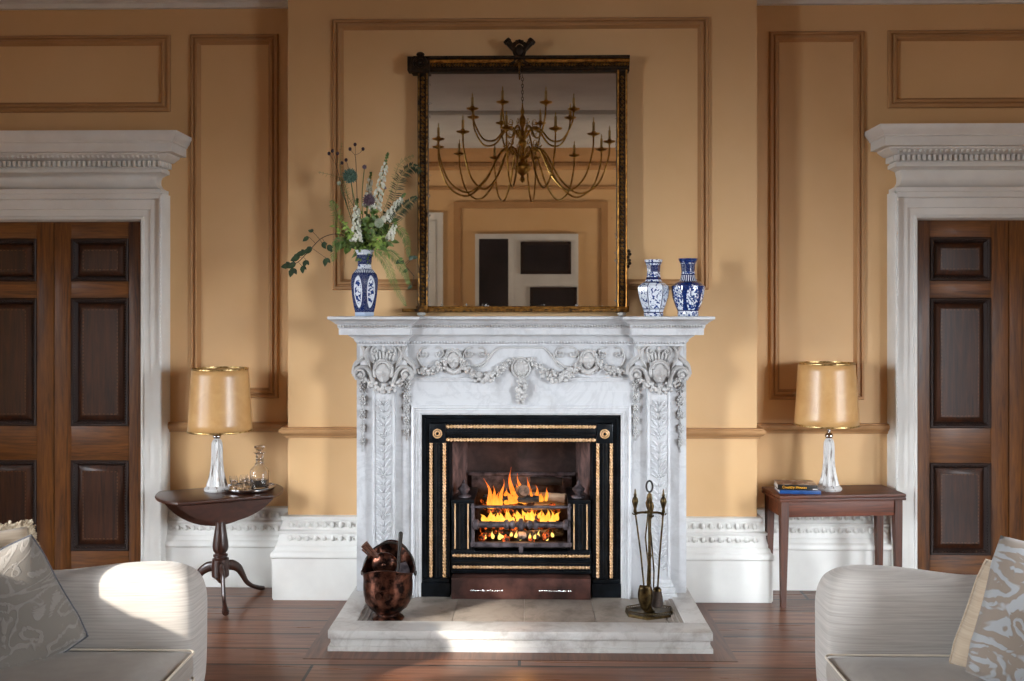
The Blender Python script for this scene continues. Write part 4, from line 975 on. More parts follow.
def fern(pts, w, mat, name, label, group, n=34, lw=.0032, sd=1, droop=.3):
    rt = flower(name, label, 'foliage', group); P = [P3(*p) for p in pts]; L = stemline(P); g = G(); g.tube(L, [.0022 * (1 - .6 * i / len(L)) for i in range(len(L))], 5); g.obj('stem', 'stem_green', rt, at=rt.location)
    S = spline(P, 14); m = len(S) - 1; rnd = random.Random(sd); g = G()
    for i in range(n):
        t_ = .08 + .92 * i / n; k = min(m - 1, int(t_ * m)); q = S[k]; d = (S[k + 1] - S[k]).normalized(); e = w * math.sin(PI * min(1, .2 + .8 * t_)) ** .7 + .006
        for sgn in (-1, 1):
            nn = Vector((-d.z, rnd.uniform(-.5, .5), d.x)) * sgn; leaf(g, q, nn + d * .6, e * rnd.uniform(.7, 1.1), lw, droop)
    g.obj('leaflets', mat, rt, at=rt.location, ang=180)
fern([(380, 240, -.25), (392, 205, -.25), (400, 178, -.26), (412, 166, -.26), (421, 172, -.25)], .05, 'leaf_dark', 'fern_frond', 'dark fern frond curling over the mirror frame at the upper right', 'fern fronds', 40)
fern([(380, 240, -.28), (394, 218, -.30), (405, 205, -.32), (417, 196, -.33)], .045, 'leaf_dark', 'fern_frond', 'dark fern frond beside the white spike leaning right', 'fern fronds', 34)
fern([(382, 245, -.28), (396, 228, -.30), (406, 238, -.32), (409, 258, -.32)], .03, 'leaf_green', 'fern_frond', 'feathery green frond drooping at the right of the bouquet', 'fern fronds', 34, .002)
fern([(376, 250, -.30), (390, 252, -.34), (402, 266, -.36), (409, 284, -.36)], .035, 'leaf_green', 'fern_frond', 'feathery frond trailing beside the right of the vase', 'fern fronds', 40, .002)
fern([(374, 250, -.30), (386, 262, -.34), (394, 282, -.36), (406, 306, -.36)], .030, 'leaf_green', 'fern_frond', 'longest frond trailing down to the shelf right of the vase', 'fern fronds', 46, .002)
fern([(352, 240, -.26), (342, 228, -.27), (336, 210, -.28), (331, 200, -.28)], .045, 'leaf_green', 'fern_frond', 'feathery green frond reaching up on the left', 'fern fronds', 36, .002)
fern([(350, 245, -.28), (341, 240, -.30), (335, 246, -.31), (333, 262, -.32)], .035, 'leaf_green', 'fern_frond', 'feathery green frond drooping on the left of the vase', 'fern fronds', 34, .002)
fern([(356, 230, -.24), (349, 205, -.25), (342, 180, -.25), (318, 172, -.26)], .025, 'stem_green', 'grass_spray', 'thin wispy spray reaching out at the upper left', 'grass sprays', 22, .001)
fern([(375, 230, -.24), (390, 195, -.24), (399, 165, -.25), (414, 155, -.25)], .030, 'leaf_green', 'grass_spray', 'thin wispy spray arching above the right ferns', 'grass sprays', 26, .0012)
fern([(366, 230, -.22), (345, 190, -.22), (340, 165, -.22), (342, 142, -.22)], .022, 'stem_green', 'grass_spray', 'thin wispy spray rising highest at the left', 'grass sprays', 22, .001)
def vine(pts, leaves, label):
    rt = flower('vine_branch', label, 'foliage', 'trailing vine branches'); P = [P3(*p) for p in pts]; L = stemline(P); g = G(); g.tube(L, .0022, 6)
    for (u0, v0, du, dv, ll) in leaves: q = P3(u0, v0, pts[-1][2]); n_ = min(L, key=lambda z: (z - q).length); g.tube([n_, q], .0012, 5)
    g.obj('stem', 'stem_brown', rt, at=rt.location)
    g = G()
    for (u0, v0, du, dv, ll) in leaves:
        q = P3(u0, v0, pts[-1][2]); leaf(g, q, (du, -.25, -dv), ll, ll * .33, .12)
        leaf(g, q, (du + .6, .1, -dv + .5), ll * .75, ll * .25, .12)
    g.obj('leaves', 'leaf_dark', rt, at=rt.location, ang=180)
vine([(350, 240, -.28), (338, 234, -.32), (322, 238, -.34), (308, 252, -.36), (298, 262, -.37), (288, 266, -.37)],
     [(313, 232, -1, -.5, .03), (309, 237, -1, .6, .04), (322, 243, .5, .6, .04), (327, 246, .8, .7, .045), (326, 258, -.1, 1, .045), (305, 254, -1, -.1, .05), (300, 257, -1, .3, .055), (306, 260, -.3, 1, .04), (296, 264, -1, .4, .05), (290, 266, -1, .0, .05), (293, 268, -.3, 1, .05), (302, 266, .2, 1, .04), (312, 250, -1, .2, .05)],
     'leafy vine branch arching out to the left of the vase')
vine([(380, 250, -.28), (393, 252, -.32), (404, 264, -.34), (414, 276, -.35)], [(404, 262, -1, .2, .03), (409, 260, .6, -.6, .04), (412, 258, .9, -.2, .035), (401, 260, -.6, .4, .035), (412, 286, -.8, .5, .03), (408, 270, -1, .4, .03)], 'small vine branch hanging at the right, leaves dark')
rnd = random.Random(21)
for i in range(26):
    a = -1.35 + 2.7 * (i + .5) / 26 + rnd.uniform(-.06, .06); ln = rnd.uniform(.11, .36) * (1 - .30 * abs(a)); y = -.25 + rnd.uniform(-.10, .09)
    if abs(a) > 1: ln = max(ln, .17)
    rt = flower('leafy_stem', 'leafy green stem among the flowers in the blue vase', 'foliage', 'green leafy stems filling the bouquet')
    end = mouth + Vector((math.sin(a) * ln * .80, y + .25, math.cos(a) * ln)); L = spline([mouth + Vector((0, 0, -.14)), mouth, (mouth + end) / 2 + Vector((0, -.01, .012)), end], 6)
    g = G(); g.tube(L, .002, 5); g.obj('stem', 'stem_green', rt, at=rt.location); g = G()
    big = i % 4 == 0
    for k in range(24):
        q = L[5 + int((len(L) - 6) * (k + 1) / 24)]; leaf(g, q, (rnd.uniform(-1, 1), rnd.uniform(-1, .4), rnd.uniform(-.5, .9)), rnd.uniform(.03, .055) * (1.25 if big else .85), rnd.uniform(.006, .011) * (1.5 if big else .8), .3)
    g.obj('leaves', ('leaf_green', 'leaf_fresh', 'leaf_dark', 'leaf_fresh')[i % 4], rt, at=rt.location, ang=180)

# =============================== LEFT TABLE ===============================
TC = Vector((-1.77, -.10, 0)); TZ = .65; TR = .362; n_ = Vector((.436, -.9)); tt = Vector((.9, .436)); dF, dB = .25, .15
lt = root('drop_leaf_table', TC, 'dark mahogany tripod table with a hanging round leaf, left of the fire', 'table')
def top_poly(R_):
    pts = []
    for s, d in ((1, dF), (-1, dB)):
        h = math.sqrt(R_ * R_ - d * d); a0 = math.atan2(d, -h) ; 
    P = []
    hF = math.sqrt(TR ** 2 - dF ** 2); hB = math.sqrt(TR ** 2 - dB ** 2)
    def pt(al): return Vector((tt.x * math.cos(al) + n_.x * math.sin(al), tt.y * math.cos(al) + n_.y * math.sin(al))) * R_
    aF = math.asin(dF / TR); aB = math.asin(dB / TR)
    for k in range(13): P.append(pt(-aB + (aF + aB) * k / 12))
    for k in range(13): P.append(pt(PI - aF + (aF + aB) * k / 12))
    return [(p.x, p.y) for p in P]
g = G(); rows = []
for ins, z in ((.012, TZ - .020), (.003, TZ - .018), (0, TZ - .010), (.003, TZ - .003), (.010, TZ)): rows.append([(x, y, z) for x, y in top_poly(TR - ins)])
g.grid(rows, close_u=True, caps=True); g.obj('table_top', 'table_mahogany', lt)
for d, sg in ((dF, 1), (dB, -1)):
    g = G(); h = math.sqrt(TR ** 2 - d ** 2); poly = []
    for k in range(25): a = -1 + 2 * k / 24; al = math.asin(d / TR) + (PI - 2 * math.asin(d / TR)) * k / 24; poly.append((TR * math.cos(al), d - TR * math.sin(al)))
    # leaf hangs straight down below the hinge line
    vs = []
    for off in (.004, .022):
        vs.append([g.v((tt.x * x + n_.x * sg * (d + off - .02), tt.y * x + n_.y * sg * (d + off - .02), TZ - .021 + min(0, z))) for x, z in poly])
    g.f(vs[0][::-1]); g.f(vs[1])
    for i in range(len(poly)): k = (i + 1) % len(poly); g.f([vs[0][i], vs[0][k], vs[1][k], vs[1][i]])
    g.obj('hanging_leaf', 'table_mahogany', lt)
g = G(); g.box(-.10, .10, -.10, .10, TZ - .05, TZ - .021, .005); g.obj('top_block', 'table_mahogany', lt)
g = G(); g.lathe([(.036, .60), (.036, .592), (.026, .585), (.024, .575), (.028, .568), (.024, .56), (.023, .52), (.027, .46), (.036, .40), (.044, .35), (.046, .325), (.042, .30), (.030, .285), (.034, .280), (.042, .276), (.042, .268), (.036, .262), (.040, .256), (.048, .252), (.050, .20), (.049, .15), (.030, .135), (.018, .12), (.010, .11)], seg=28)
g.obj('pedestal', 'table_leg_wood', lt)
for ang in (-66, 50, 172):
    g = G(); cs = [(.030, .205, .030, .014), (.075, .200, .030, .014), (.120, .172, .025, .013), (.150, .125, .019, .012), (.175, .080, .015, .011), (.21, .048, .013, .012), (.245, .030, .013, .016), (.275, .018, .014, .022), (.295, .014, .012, .016)]
    S = spline([Vector((a, b, 0)) for a, b, _, _ in cs], 4); rows = []; ca, sa = math.cos(R(ang)), math.sin(R(ang)); nS = len(S)
    for i, p in enumerate(S):
        t_ = i / (nS - 1) * (len(cs) - 1); k = min(len(cs) - 2, int(t_)); f_ = t_ - k; hv = cs[k][2] * (1 - f_) + cs[k + 1][2] * f_; hw = cs[k][3] * (1 - f_) + cs[k + 1][3] * f_
        d = (S[min(i + 1, nS - 1)] - S[max(i - 1, 0)]).normalized(); nx, nz = -d.y, d.x; row = []
        for j in range(10): a = 2 * PI * j / 10; o = hv * math.cos(a); w_ = hw * math.sin(a); r_ = p.x + nx * o; row.append((r_ * ca - w_ * sa, r_ * sa + w_ * ca, max(.0, p.y + nz * o)))
        rows.append(row)
    g.grid(rows, close_u=True, caps=True); g.obj('leg', 'table_leg_wood', lt)

# =============================== LAMPS ===============================
def lamp(c, zt, label, lift, dx, tilt=0, seed=0):
    rt = root('table_lamp', (c[0], c[1], zt), label, 'lamp', rz=seed)
    g = G(); g.lathe([(.070, 0), (.074, .006), (.074, .014), (.066, .022), (.060, .028), (.055, .032)], seg=32); g.obj('lamp_base', 'distressed_paint', rt)
    fl = lambda a, z: 1 + .10 * math.cos(a * 10) * (1 if z < .33 else .3)
    g = G(); g.lathe([(.056, .030), (.052, .045), (.044, .075), (.037, .11), (.032, .16), (.030, .21), (.030, .25), (.028, .28), (.022, .298), (.014, .305)], seg=60, mod=fl); g.obj('lamp_column', 'distressed_paint', rt)
    g = G(); g.lathe([(.012, .303), (.022, .312), (.024, .322), (.018, .334), (.010, .340), (.010, .375)], seg=20); g.obj('neck_ring', 'silver', rt)
    g = G(); rb, rtp, z0, z1 = .184, .161, lift, lift + .368
    rows = [(rb + (rtp - rb) * k / 8, z0 + (z1 - z0) * k / 8) for k in range(9)]
    g.lathe([(r_, z - zt * 0) for r_, z in rows], (dx, 0, 0), 64, caps=False); sh = g.obj('lamp_shade', 'shade_parchment', rt, solid=.002)
    for z, r_ in ((z0 + .003, rb), (z1 - .003, rtp)):
        g = G(); g.lathe([(r_ + .0015, z - .005), (r_ + .003, z - .003), (r_ + .003, z + .003), (r_ + .0015, z + .005), (r_ - .003, z + .005), (r_ - .003, z - .005), (r_ + .0015, z - .005)], (dx, 0, 0), 64, caps=False); g.obj('shade_trim', 'gold_trim', sh)
    g = G()
    for a in (0, 2.094, 4.189): g.tube([(dx, 0, z1 - .03), (dx + rtp * .98 * math.cos(a), rtp * .98 * math.sin(a), z1 - .012)], .0015, 5)
    g.tube([(0, 0, .37), (dx, 0, z1 - .02)], .003, 6); g.obj('shade_carrier', 'brass', rt)
    return rt
pl = W(217, 492, -.09); lamp((pl.x, -.09), TZ + .0005, 'table lamp with a tan shade on the round tripod table at left', .352, .018, seed=.2)
pr_ = W(829, 488, .01); lamp((pr_.x, .01), .6485, 'table lamp with a tan shade on the rectangular table at right', .385, -.014, seed=0)

# ---- tray, decanter, glasses ----
tc = Vector((-1.605, -.075, TZ + .0005)); tr = root('serving_tray', tc, 'round silver tray holding the decanter and small glasses', 'tray')
g = G(); g.lathe([(.10, .010), (.140, .010), (.144, .013), (.145, .024), (.149, .025), (.149, .022), (.146, .010), (.142, .007), (.10, .007)], seg=56); g.obj('tray_plate', 'silver', tr)
for k in range(4): a = k * PI / 2 + .6; g = G(); g.blob((.10 * math.cos(a), .10 * math.sin(a), .0045), (.010, .010, .0045), 8, 6); g.obj('foot', 'silver', tr)
TT = TC.z + TZ + .011
dc = root('decanter', (-1.555, -.045, TT), 'cut glass decanter with a stopper and dark liquor in it', 'decanter')
g = G(); g.lathe([(.045, 0), (.054, .003), (.056, .012), (.056, .095), (.050, .110), (.032, .128), (.024, .135), (.030, .140), (.022, .146), (.021, .158), (.028, .163), (.021, .168), (.020, .178), (.026, .184), (.019, .190), (.021, .198), (.034, .206), (.034, .209), (.016, .207),
                  (.013, .19), (.014, .14), (.026, .128), (.044, .107), (.050, .095), (.050, .010), (.04, .006)], seg=32, mod=lambda a, z: 1 + (.025 * math.cos(a * 12) if z < .11 else 0)); g.obj('bottle', 'clear_glass', dc)
g = G(); g.lathe([(.040, .0065), (.049, .011), (.049, .048), (.048, .049)], seg=28); g.obj('liquor', 'liquor', dc)
g = G(); g.lathe([(.010, .195), (.012, .208), (.010, .214), (.014, .222), (.026, .230), (.031, .238), (.028, .246), (.012, .250)], seg=24, mod=lambda a, z: 1 + (.05 * math.cos(a * 8) if z > .22 else 0)); g.obj('stopper', 'clear_glass', dc)
gp = [(.024, 0), (.024, .002), (.006, .005), (.0045, .010), (.0045, .026), (.010, .032), (.018, .040), (.021, .052), (.021, .074), (.0195, .074), (.0195, .052), (.016, .042), (.008, .036)]
g = G(); g.lathe(gp, seg=24)
first = g.obj('liqueur_glass', 'clear_glass', at=(0, 0, 0))
glab = ['small stemmed glass at the far left of the silver tray', 'small stemmed glass at the front left of the tray', 'small stemmed glass at the back centre of the tray', 'small stemmed glass in front of the tray centre', 'small stemmed glass nearest the decanter', 'small stemmed glass at the front right of the tray']
for i, (x, y) in enumerate(((-1.700, -.085), (-1.675, -.140), (-1.650, -.035), (-1.632, -.115), (-1.612, -.055), (-1.580, -.140))):
    o = first if i == 0 else first.copy()
    if i: COL.objects.link(o)
    o.location = (x, y, TT); tagp(o, glab[i], 'glass', 'stemmed glasses on the silver tray')

# =============================== CARD TABLE ===============================
ct = root('card_table', (1.843, .005, 0), 'rectangular brown wooden card table with tapering legs, right of the fire', 'table', rz=R(6)); HX, HY = .378, .150
g = G(); g.box(-HX, HX, -HY, HY, .630, .648, .004); g.obj('table_top', 'card_table_wood', ct)
g = G(); g.box(-HX, HX, -HY, HY, .611, .6285, .004); g.box(-HX + .01, HX - .01, -HY + .01, HY - .01, .6280, .6305); g.obj('folded_leaf', 'card_table_wood', ct)
g = G(); a = .022; g.box(-HX + a, HX - a, -HY + a, -HY + a + .02, .520, .611, .002); g.box(-HX + a, HX - a, HY - a - .02, HY - a, .520, .611, .002); g.box(-HX + a, -HX + a + .02, -HY + a, HY - a, .520, .611, .002); g.box(HX - a - .02, HX - a, -HY + a, HY - a, .520, .611, .002)
g.obj('apron', 'card_table_wood', ct)
for sx in (-1, 1):
    for sy in (-1, 1):
        g = G(); rows = []; x = sx * (HX - .038); y = sy * (HY - .036)
        for z, h_, o in ((0.0, .014, .006), (.52, .0225, 0), (.611, .0225, 0)): rows.append([(x + sx * o + a_ * h_, y + sy * o * .5 + b_ * h_, z) for a_, b_ in ((-1, -1), (1, -1), (1, 1), (-1, 1))])
        g.grid(rows, close_u=True, caps=True); g.obj('leg', 'card_leg_wood', ct, smooth=False)

def book(loc, rz, w, d, h, cover, spine_mat, label):
    rt = root('book', loc, label, 'book', rz=rz)
    g = G(); g.box(-w / 2, w / 2, -d / 2, d / 2, h - .0025, h, .0008); g.obj('front_cover', cover, rt)
    g = G(); g.box(-w / 2, w / 2, -d / 2, d / 2, 0, .0025, .0008); g.obj('back_cover', spine_mat, rt)
    g = G(); g.box(-w / 2, w / 2, -d / 2 - .003, -d / 2 + .0005, 0, h, .001); g.obj('spine', spine_mat, rt)
    g = G(); g.box(-w / 2 + .004, w / 2 - .004, -d / 2 + .001, d / 2 - .005, .0026, h - .0026); g.obj('pages', 'book_pages', rt, smooth=False)
    return rt
b1 = W(796, 490, -.03); bx = b1.x
bb = book((bx + .004, -.038, .6485), R(-4), .235, .165, .021, 'book_blue', 'book_blue', 'blue paperback at the bottom of the pair on the right table')
bt = book((bx - .006, -.034, .6700), R(-6), .225, .160, .030, 'book_cover', 'book_black', 'black spined book with orange lettering lying on the blue one')
g = G(); g.box(.085, .112, -.0838, -.0832, .004, .010); g.obj('spine_band', 'book_pages', bt, smooth=False)
tcu = bpy.data.curves.new('lettering', 'FONT'); tcu.body = 'Country Houses'; tcu.size = .0205; tcu.extrude = .0003; tcu.offset = .0003; tcu.align_x = 'CENTER'; tcu.align_y = 'CENTER'
tob = bpy.data.objects.new('lettering', tcu); COL.objects.link(tob); bpy.context.view_layer.update()
me = bpy.data.meshes.new_from_object(tob.evaluated_get(bpy.context.evaluated_depsgraph_get())); bpy.data.objects.remove(tob); me.materials.clear(); me.materials.append(M['book_letters'])
lo = bpy.data.objects.new('lettering', me); COL.objects.link(lo); lo.parent = bt; lo.location = (-.018, -.0836, .0155); lo.rotation_euler = (R(90), 0, 0)

# =============================== COAL SCUTTLE ===============================
sc_ = W(388, 618, -.60); SL = Vector((sc_.x, -.60, HI + .0005)); sk = root('coal_scuttle', SL, 'round copper coal scuttle with a swing handle on the hearth', 'coal scuttle')
def rim(a): s_ = math.sin(a); return .268 + .012 * (1 if s_ < 0 else 1) * math.cos(a * 1) ** 0 * 0 + (.022 * max(0, -s_) ** 3) + (.115 * max(0, s_) ** 1.3) - .018 * abs(math.cos(a)) ** 2
prof = [(.084, 0), (.086, .006), (.078, .016), (.064, .026), (.062, .036), (.078, .046), (.102, .066), (.121, .098), (.130, .140), (.132, .180), (.130, .21)]
rows = [[(r_ * math.cos(a), r_ * math.sin(a), z) for a in (2 * PI * j / 56 for j in range(56))] for r_, z in prof]
for t_ in (.25, .5, .75, 1):
    rows.append([((.130 + .008 * t_ * t_) * math.cos(a), (.130 + .008 * t_ * t_) * math.sin(a), .21 + (rim(a) - .21) * t_) for a in (2 * PI * j / 56 for j in range(56))])
inner = []
for t_ in (1, .5, 0): inner.append([((.126 + .008 * t_) * math.cos(a), (.126 + .008 * t_) * math.sin(a), .21 + (rim(a) - .21) * t_) for a in (2 * PI * j / 56 for j in range(56))])
inner += [[(r_ * math.cos(a), r_ * math.sin(a), z) for a in (2 * PI * j / 56 for j in range(56))] for r_, z in ((.12, .14), (.09, .07), (.05, .05))]
g = G(); g.grid(rows + inner, close_u=True, caps=True); g.obj('scuttle_body', 'copper', sk)
g = G(); g.tube([(.138 * math.cos(a), .138 * math.sin(a), rim(a)) for a in (2 * PI * j / 56 for j in range(57))], .004, 6, caps=False); g.obj('rolled_rim', 'dark_copper', sk)
g = G(); P = [(.142 * math.cos(t_), .03 + .05 * math.sin(t_), .235 + .150 * math.sin(t_)) for t_ in (PI * k / 20 for k in range(21))]; g.tube(P, .0055, 8)
for e in (-1, 1): g.blob((e * .142, .03, .235), (.010, .014, .016), 8, 6)
g.obj('swing_handle', 'dark_handle', sk)
g = G()
for e in (-1, 1):
    c = Vector((e * .024 - .008, -.133, .155)); 
    for rr in (.015, .008): g.tube([(c.x + rr * math.cos(a), c.y + abs(c.x) * .1 - .002, c.z + rr * math.sin(a)) for a in (2 * PI * k / 16 for k in range(17))], .003, 6, caps=False)
    g.blob(c, (.006, .006, .006), 6, 4)
g.tube([(-.030, -.131, .182), (-.008, -.134, .186), (.014, -.132, .182)], .003, 6)
g.obj('embossed_crest', 'dark_copper', sk)
# scoop leaning inside, and a small shovel with a black handle
so = root('coal_scoop', SL + Vector((-.04, .0, .20)), 'copper coal scoop with a broad wooden handle in the scuttle', 'scoop')
g = G(); c = Vector((SL.x - .022, SL.y + .02, SL.z + .285)); rows = []
for i in range(9):
    th = PI * .5 * i / 8; rows.append([(c.x + .068 * math.cos(th) * math.cos(a), c.y - .030 * math.sin(th) + .0, c.z + .062 * math.cos(th) * math.sin(a)) for a in (2 * PI * j / 24 for j in range(24))])
g.grid(rows, close_u=True); g.obj('scoop_bowl', 'copper', so, at=so.location, solid=.003)
g = G(); g.blob((c.x, c.y - .033, c.z), (.012, .006, .012), 8, 6); g.obj('rivet', 'dark_copper', so, at=so.location)
g = G(); g.tube([(c.x - .035, c.y - .01, c.z + .038), (c.x - .075, c.y - .02, c.z + .078), (c.x - .105, c.y - .025, c.z + .112)], [.012, .018, .022], 8)
for k in (-1, 0, 1): g.tube([(c.x - .06 + k * .012, c.y - .035, c.z + .060 + k * .011), (c.x - .098 + k * .015, c.y - .044, c.z + .102 + k * .013)], .0055, 6)
g.obj('scoop_handle', 'old_wood_handle', so, at=so.location)
sv = root('hearth_shovel', SL + Vector((.04, .02, .15)), 'small shovel with a straight black handle standing in the scuttle', 'shovel')
g = G(); g.tube([(SL.x + .052, SL.y - .03, SL.z + .18), (SL.x + .062, SL.y - .01, SL.z + .36), (SL.x + .068, SL.y, SL.z + .45)], [.007, .0095, .0125], 10); g.blob((SL.x + .068, SL.y, SL.z + .452), .0125); g.obj('shovel_handle', 'dark_handle', sv, at=sv.location)
g = G(); g.prism([(-.035, 0), (.035, 0), (.040, .09), (.03, .13), (-.03, .13), (-.040, .09)], -.003, .003, 'xz', Matrix.Translation((SL.x + .09, SL.y + .03, SL.z + .16)) @ Matrix.Rotation(R(-12), 4, 'Y')); g.obj('shovel_blade', 'ash_iron', sv, at=sv.location)

# =============================== FIRE IRONS ===============================
fc = W(650, 614, -.52); FL = Vector((fc.x, -.50, HI + .0005))
fs = root('fire_iron_stand', FL, 'dark brass fire iron stand with a pierced six sided base', 'stand')
hexp = [(.135 * math.cos(R(a)), .105 * math.sin(R(a))) for a in (-100, -30, 20, 90, 160, 210)]
g = G(); g.prism(hexp, .004, .014, 'xy')
for k in range(5): g.prism([(x * (1 + .02), y * 1.02) for x, y in hexp], .0, .004, 'xy') if k == 0 else None
g.obj('base_plate', 'dark_brass', fs, smooth=False)
g = G()
for i in range(6):
    a, b = Vector(hexp[i]), Vector(hexp[(i + 1) % 6]); m = max(3, int((b - a).length / .014))
    for k in range(m): p = a.lerp(b, (k + .5) / m) * .96; g.tube([(p.x + .0055 * math.cos(q), p.y, .021 + .0065 * math.sin(q)) for q in (2 * PI * j / 8 for j in range(9))], .0016, 5, caps=False)
    g.tube([(a.x * .96, a.y * .96, .029), (b.x * .96, b.y * .96, .029)], .0022, 6)
g.obj('pierced_gallery', 'dark_brass', fs)
g = G(); g.lathe([(.030, .014), (.032, .02), (.016, .03), (.010, .045), (.014, .06), (.0085, .08), (.0085, .30), (.013, .315), (.0085, .33), (.0085, .54), (.016, .55), (.016, .556), (.008, .565), (.010, .60), (.016, .622), (.012, .64), (.006, .655)], seg=16); g.obj('stem', 'dark_brass', fs)
g = G(); g.tube([(.017 * math.cos(a), 0, .69 + .030 * math.sin(a)) for a in (2 * PI * k / 20 for k in range(21))], .0055, 8, caps=False); g.obj('loop_handle', 'dark_handle', fs)
g = G(); g.tube([(-.075, -.0, .545), (-.04, -.01, .552), (0, 0, .548), (.04, -.01, .552), (.070, -.01, .545)], .0065, 8); g.tube([(0, -.055, .545), (0, 0, .55), (0, .05, .545)], .0065, 8)
for x, y in ((-.078, 0), (.073, -.01), (0, -.058), (0, .053)): g.tube([(x - .014, y, .545), (x - .010, y - .010, .542), (x, y - .014, .54), (x + .010, y - .01, .542), (x + .014, y, .545)], .004, 6)
g.obj('hook_bracket', 'dark_brass', fs)
def iron(name, label, x, y, x1, y1, cat, ztop=.645):
    rt = root(name, FL + Vector((x, y, 0.03)), label, cat)
    top = FL + Vector((x, y, ztop)); bot = FL + Vector((x1, y1, .10)); g = G(); g.tube([FL + Vector((x, y, .56)), bot.lerp(top, .4), bot], .0048, 8); g.obj('shaft', 'dark_brass', rt, at=rt.location)
    g = G(); g.lathe([(.006, -.10), (.010, -.09), (.007, -.075), (.013, -.055), (.018, -.035), (.014, -.018), (.007, -.008), (.009, 0), (.005, .01), (.004, .028), (.001, .034)], top, 14); g.obj('knob_handle', 'dark_brass', rt, at=rt.location)
    return rt, bot
rt, b = iron('poker', 'brass poker hanging at the left of the fire iron stand', -.078, -.004, -.026, -.012, 'poker')
g = G(); g.tube([b, b + Vector((.004, 0, -.06)), b + Vector((.008, 0, -.075))], [.005, .004, .001], 6); g.obj('poker_tip', 'dark_brass', rt, at=rt.location)
rt, b = iron('fire_shovel', 'brass shovel with an oval blade at the front of the stand', 0, -.060, -.022, -.062, 'shovel', .63)
g = G(); rows = []
for i in range(7):
    t_ = i / 6; rows.append([(b.x - .008 + .040 * math.sin(PI * (.25 + .62 * t_)) * x, b.y - .012 + .014 * x * x, b.z + .075 - .135 * t_) for x in (-1, -.6, -.2, .2, .6, 1)])
g.grid(rows); g.obj('shovel_blade', 'dark_brass', rt, at=rt.location, solid=.003)
rt, b = iron('hearth_brush', 'brass hearth brush hanging at the right of the stand', .073, -.014, .040, -.01, 'brush')
g = G(); g.lathe([(.008, 0), (.018, -.006), (.024, -.014), (.024, -.022)], b + Vector((0, 0, .05)), 14); g.obj('brush_ferrule', 'dark_brass', rt, at=rt.location)
g = G(); g.lathe([(.022, -.02), (.030, -.06), (.034, -.10), (.030, -.105)], b + Vector((0, 0, .05)), 18); g.obj('bristles', 'brush_bristle', rt, at=rt.location)
rt = root('fire_tongs', FL + Vector((0, .05, .03)), 'long brass tongs hanging behind the stem of the stand', 'tongs'); g = G()
for e in (-1, 1): g.tube([FL + Vector((.0, .053, .55)), FL + Vector((e * .016, .05, .40)), FL + Vector((.016 + e * .014, .045, .22)), FL + Vector((.022 + e * .004, .045, .05))], .0042, 8); 
g.obj('tong_arm', 'dark_brass', rt, at=rt.location)
g = G(); g.lathe([(.005, -.01), (.013, .01), (.016, .03), (.008, .05), (.010, .058), (.004, .08)], FL + Vector((0, .053, .56)), 12); g.obj('knob_handle', 'dark_brass', rt, at=rt.location)

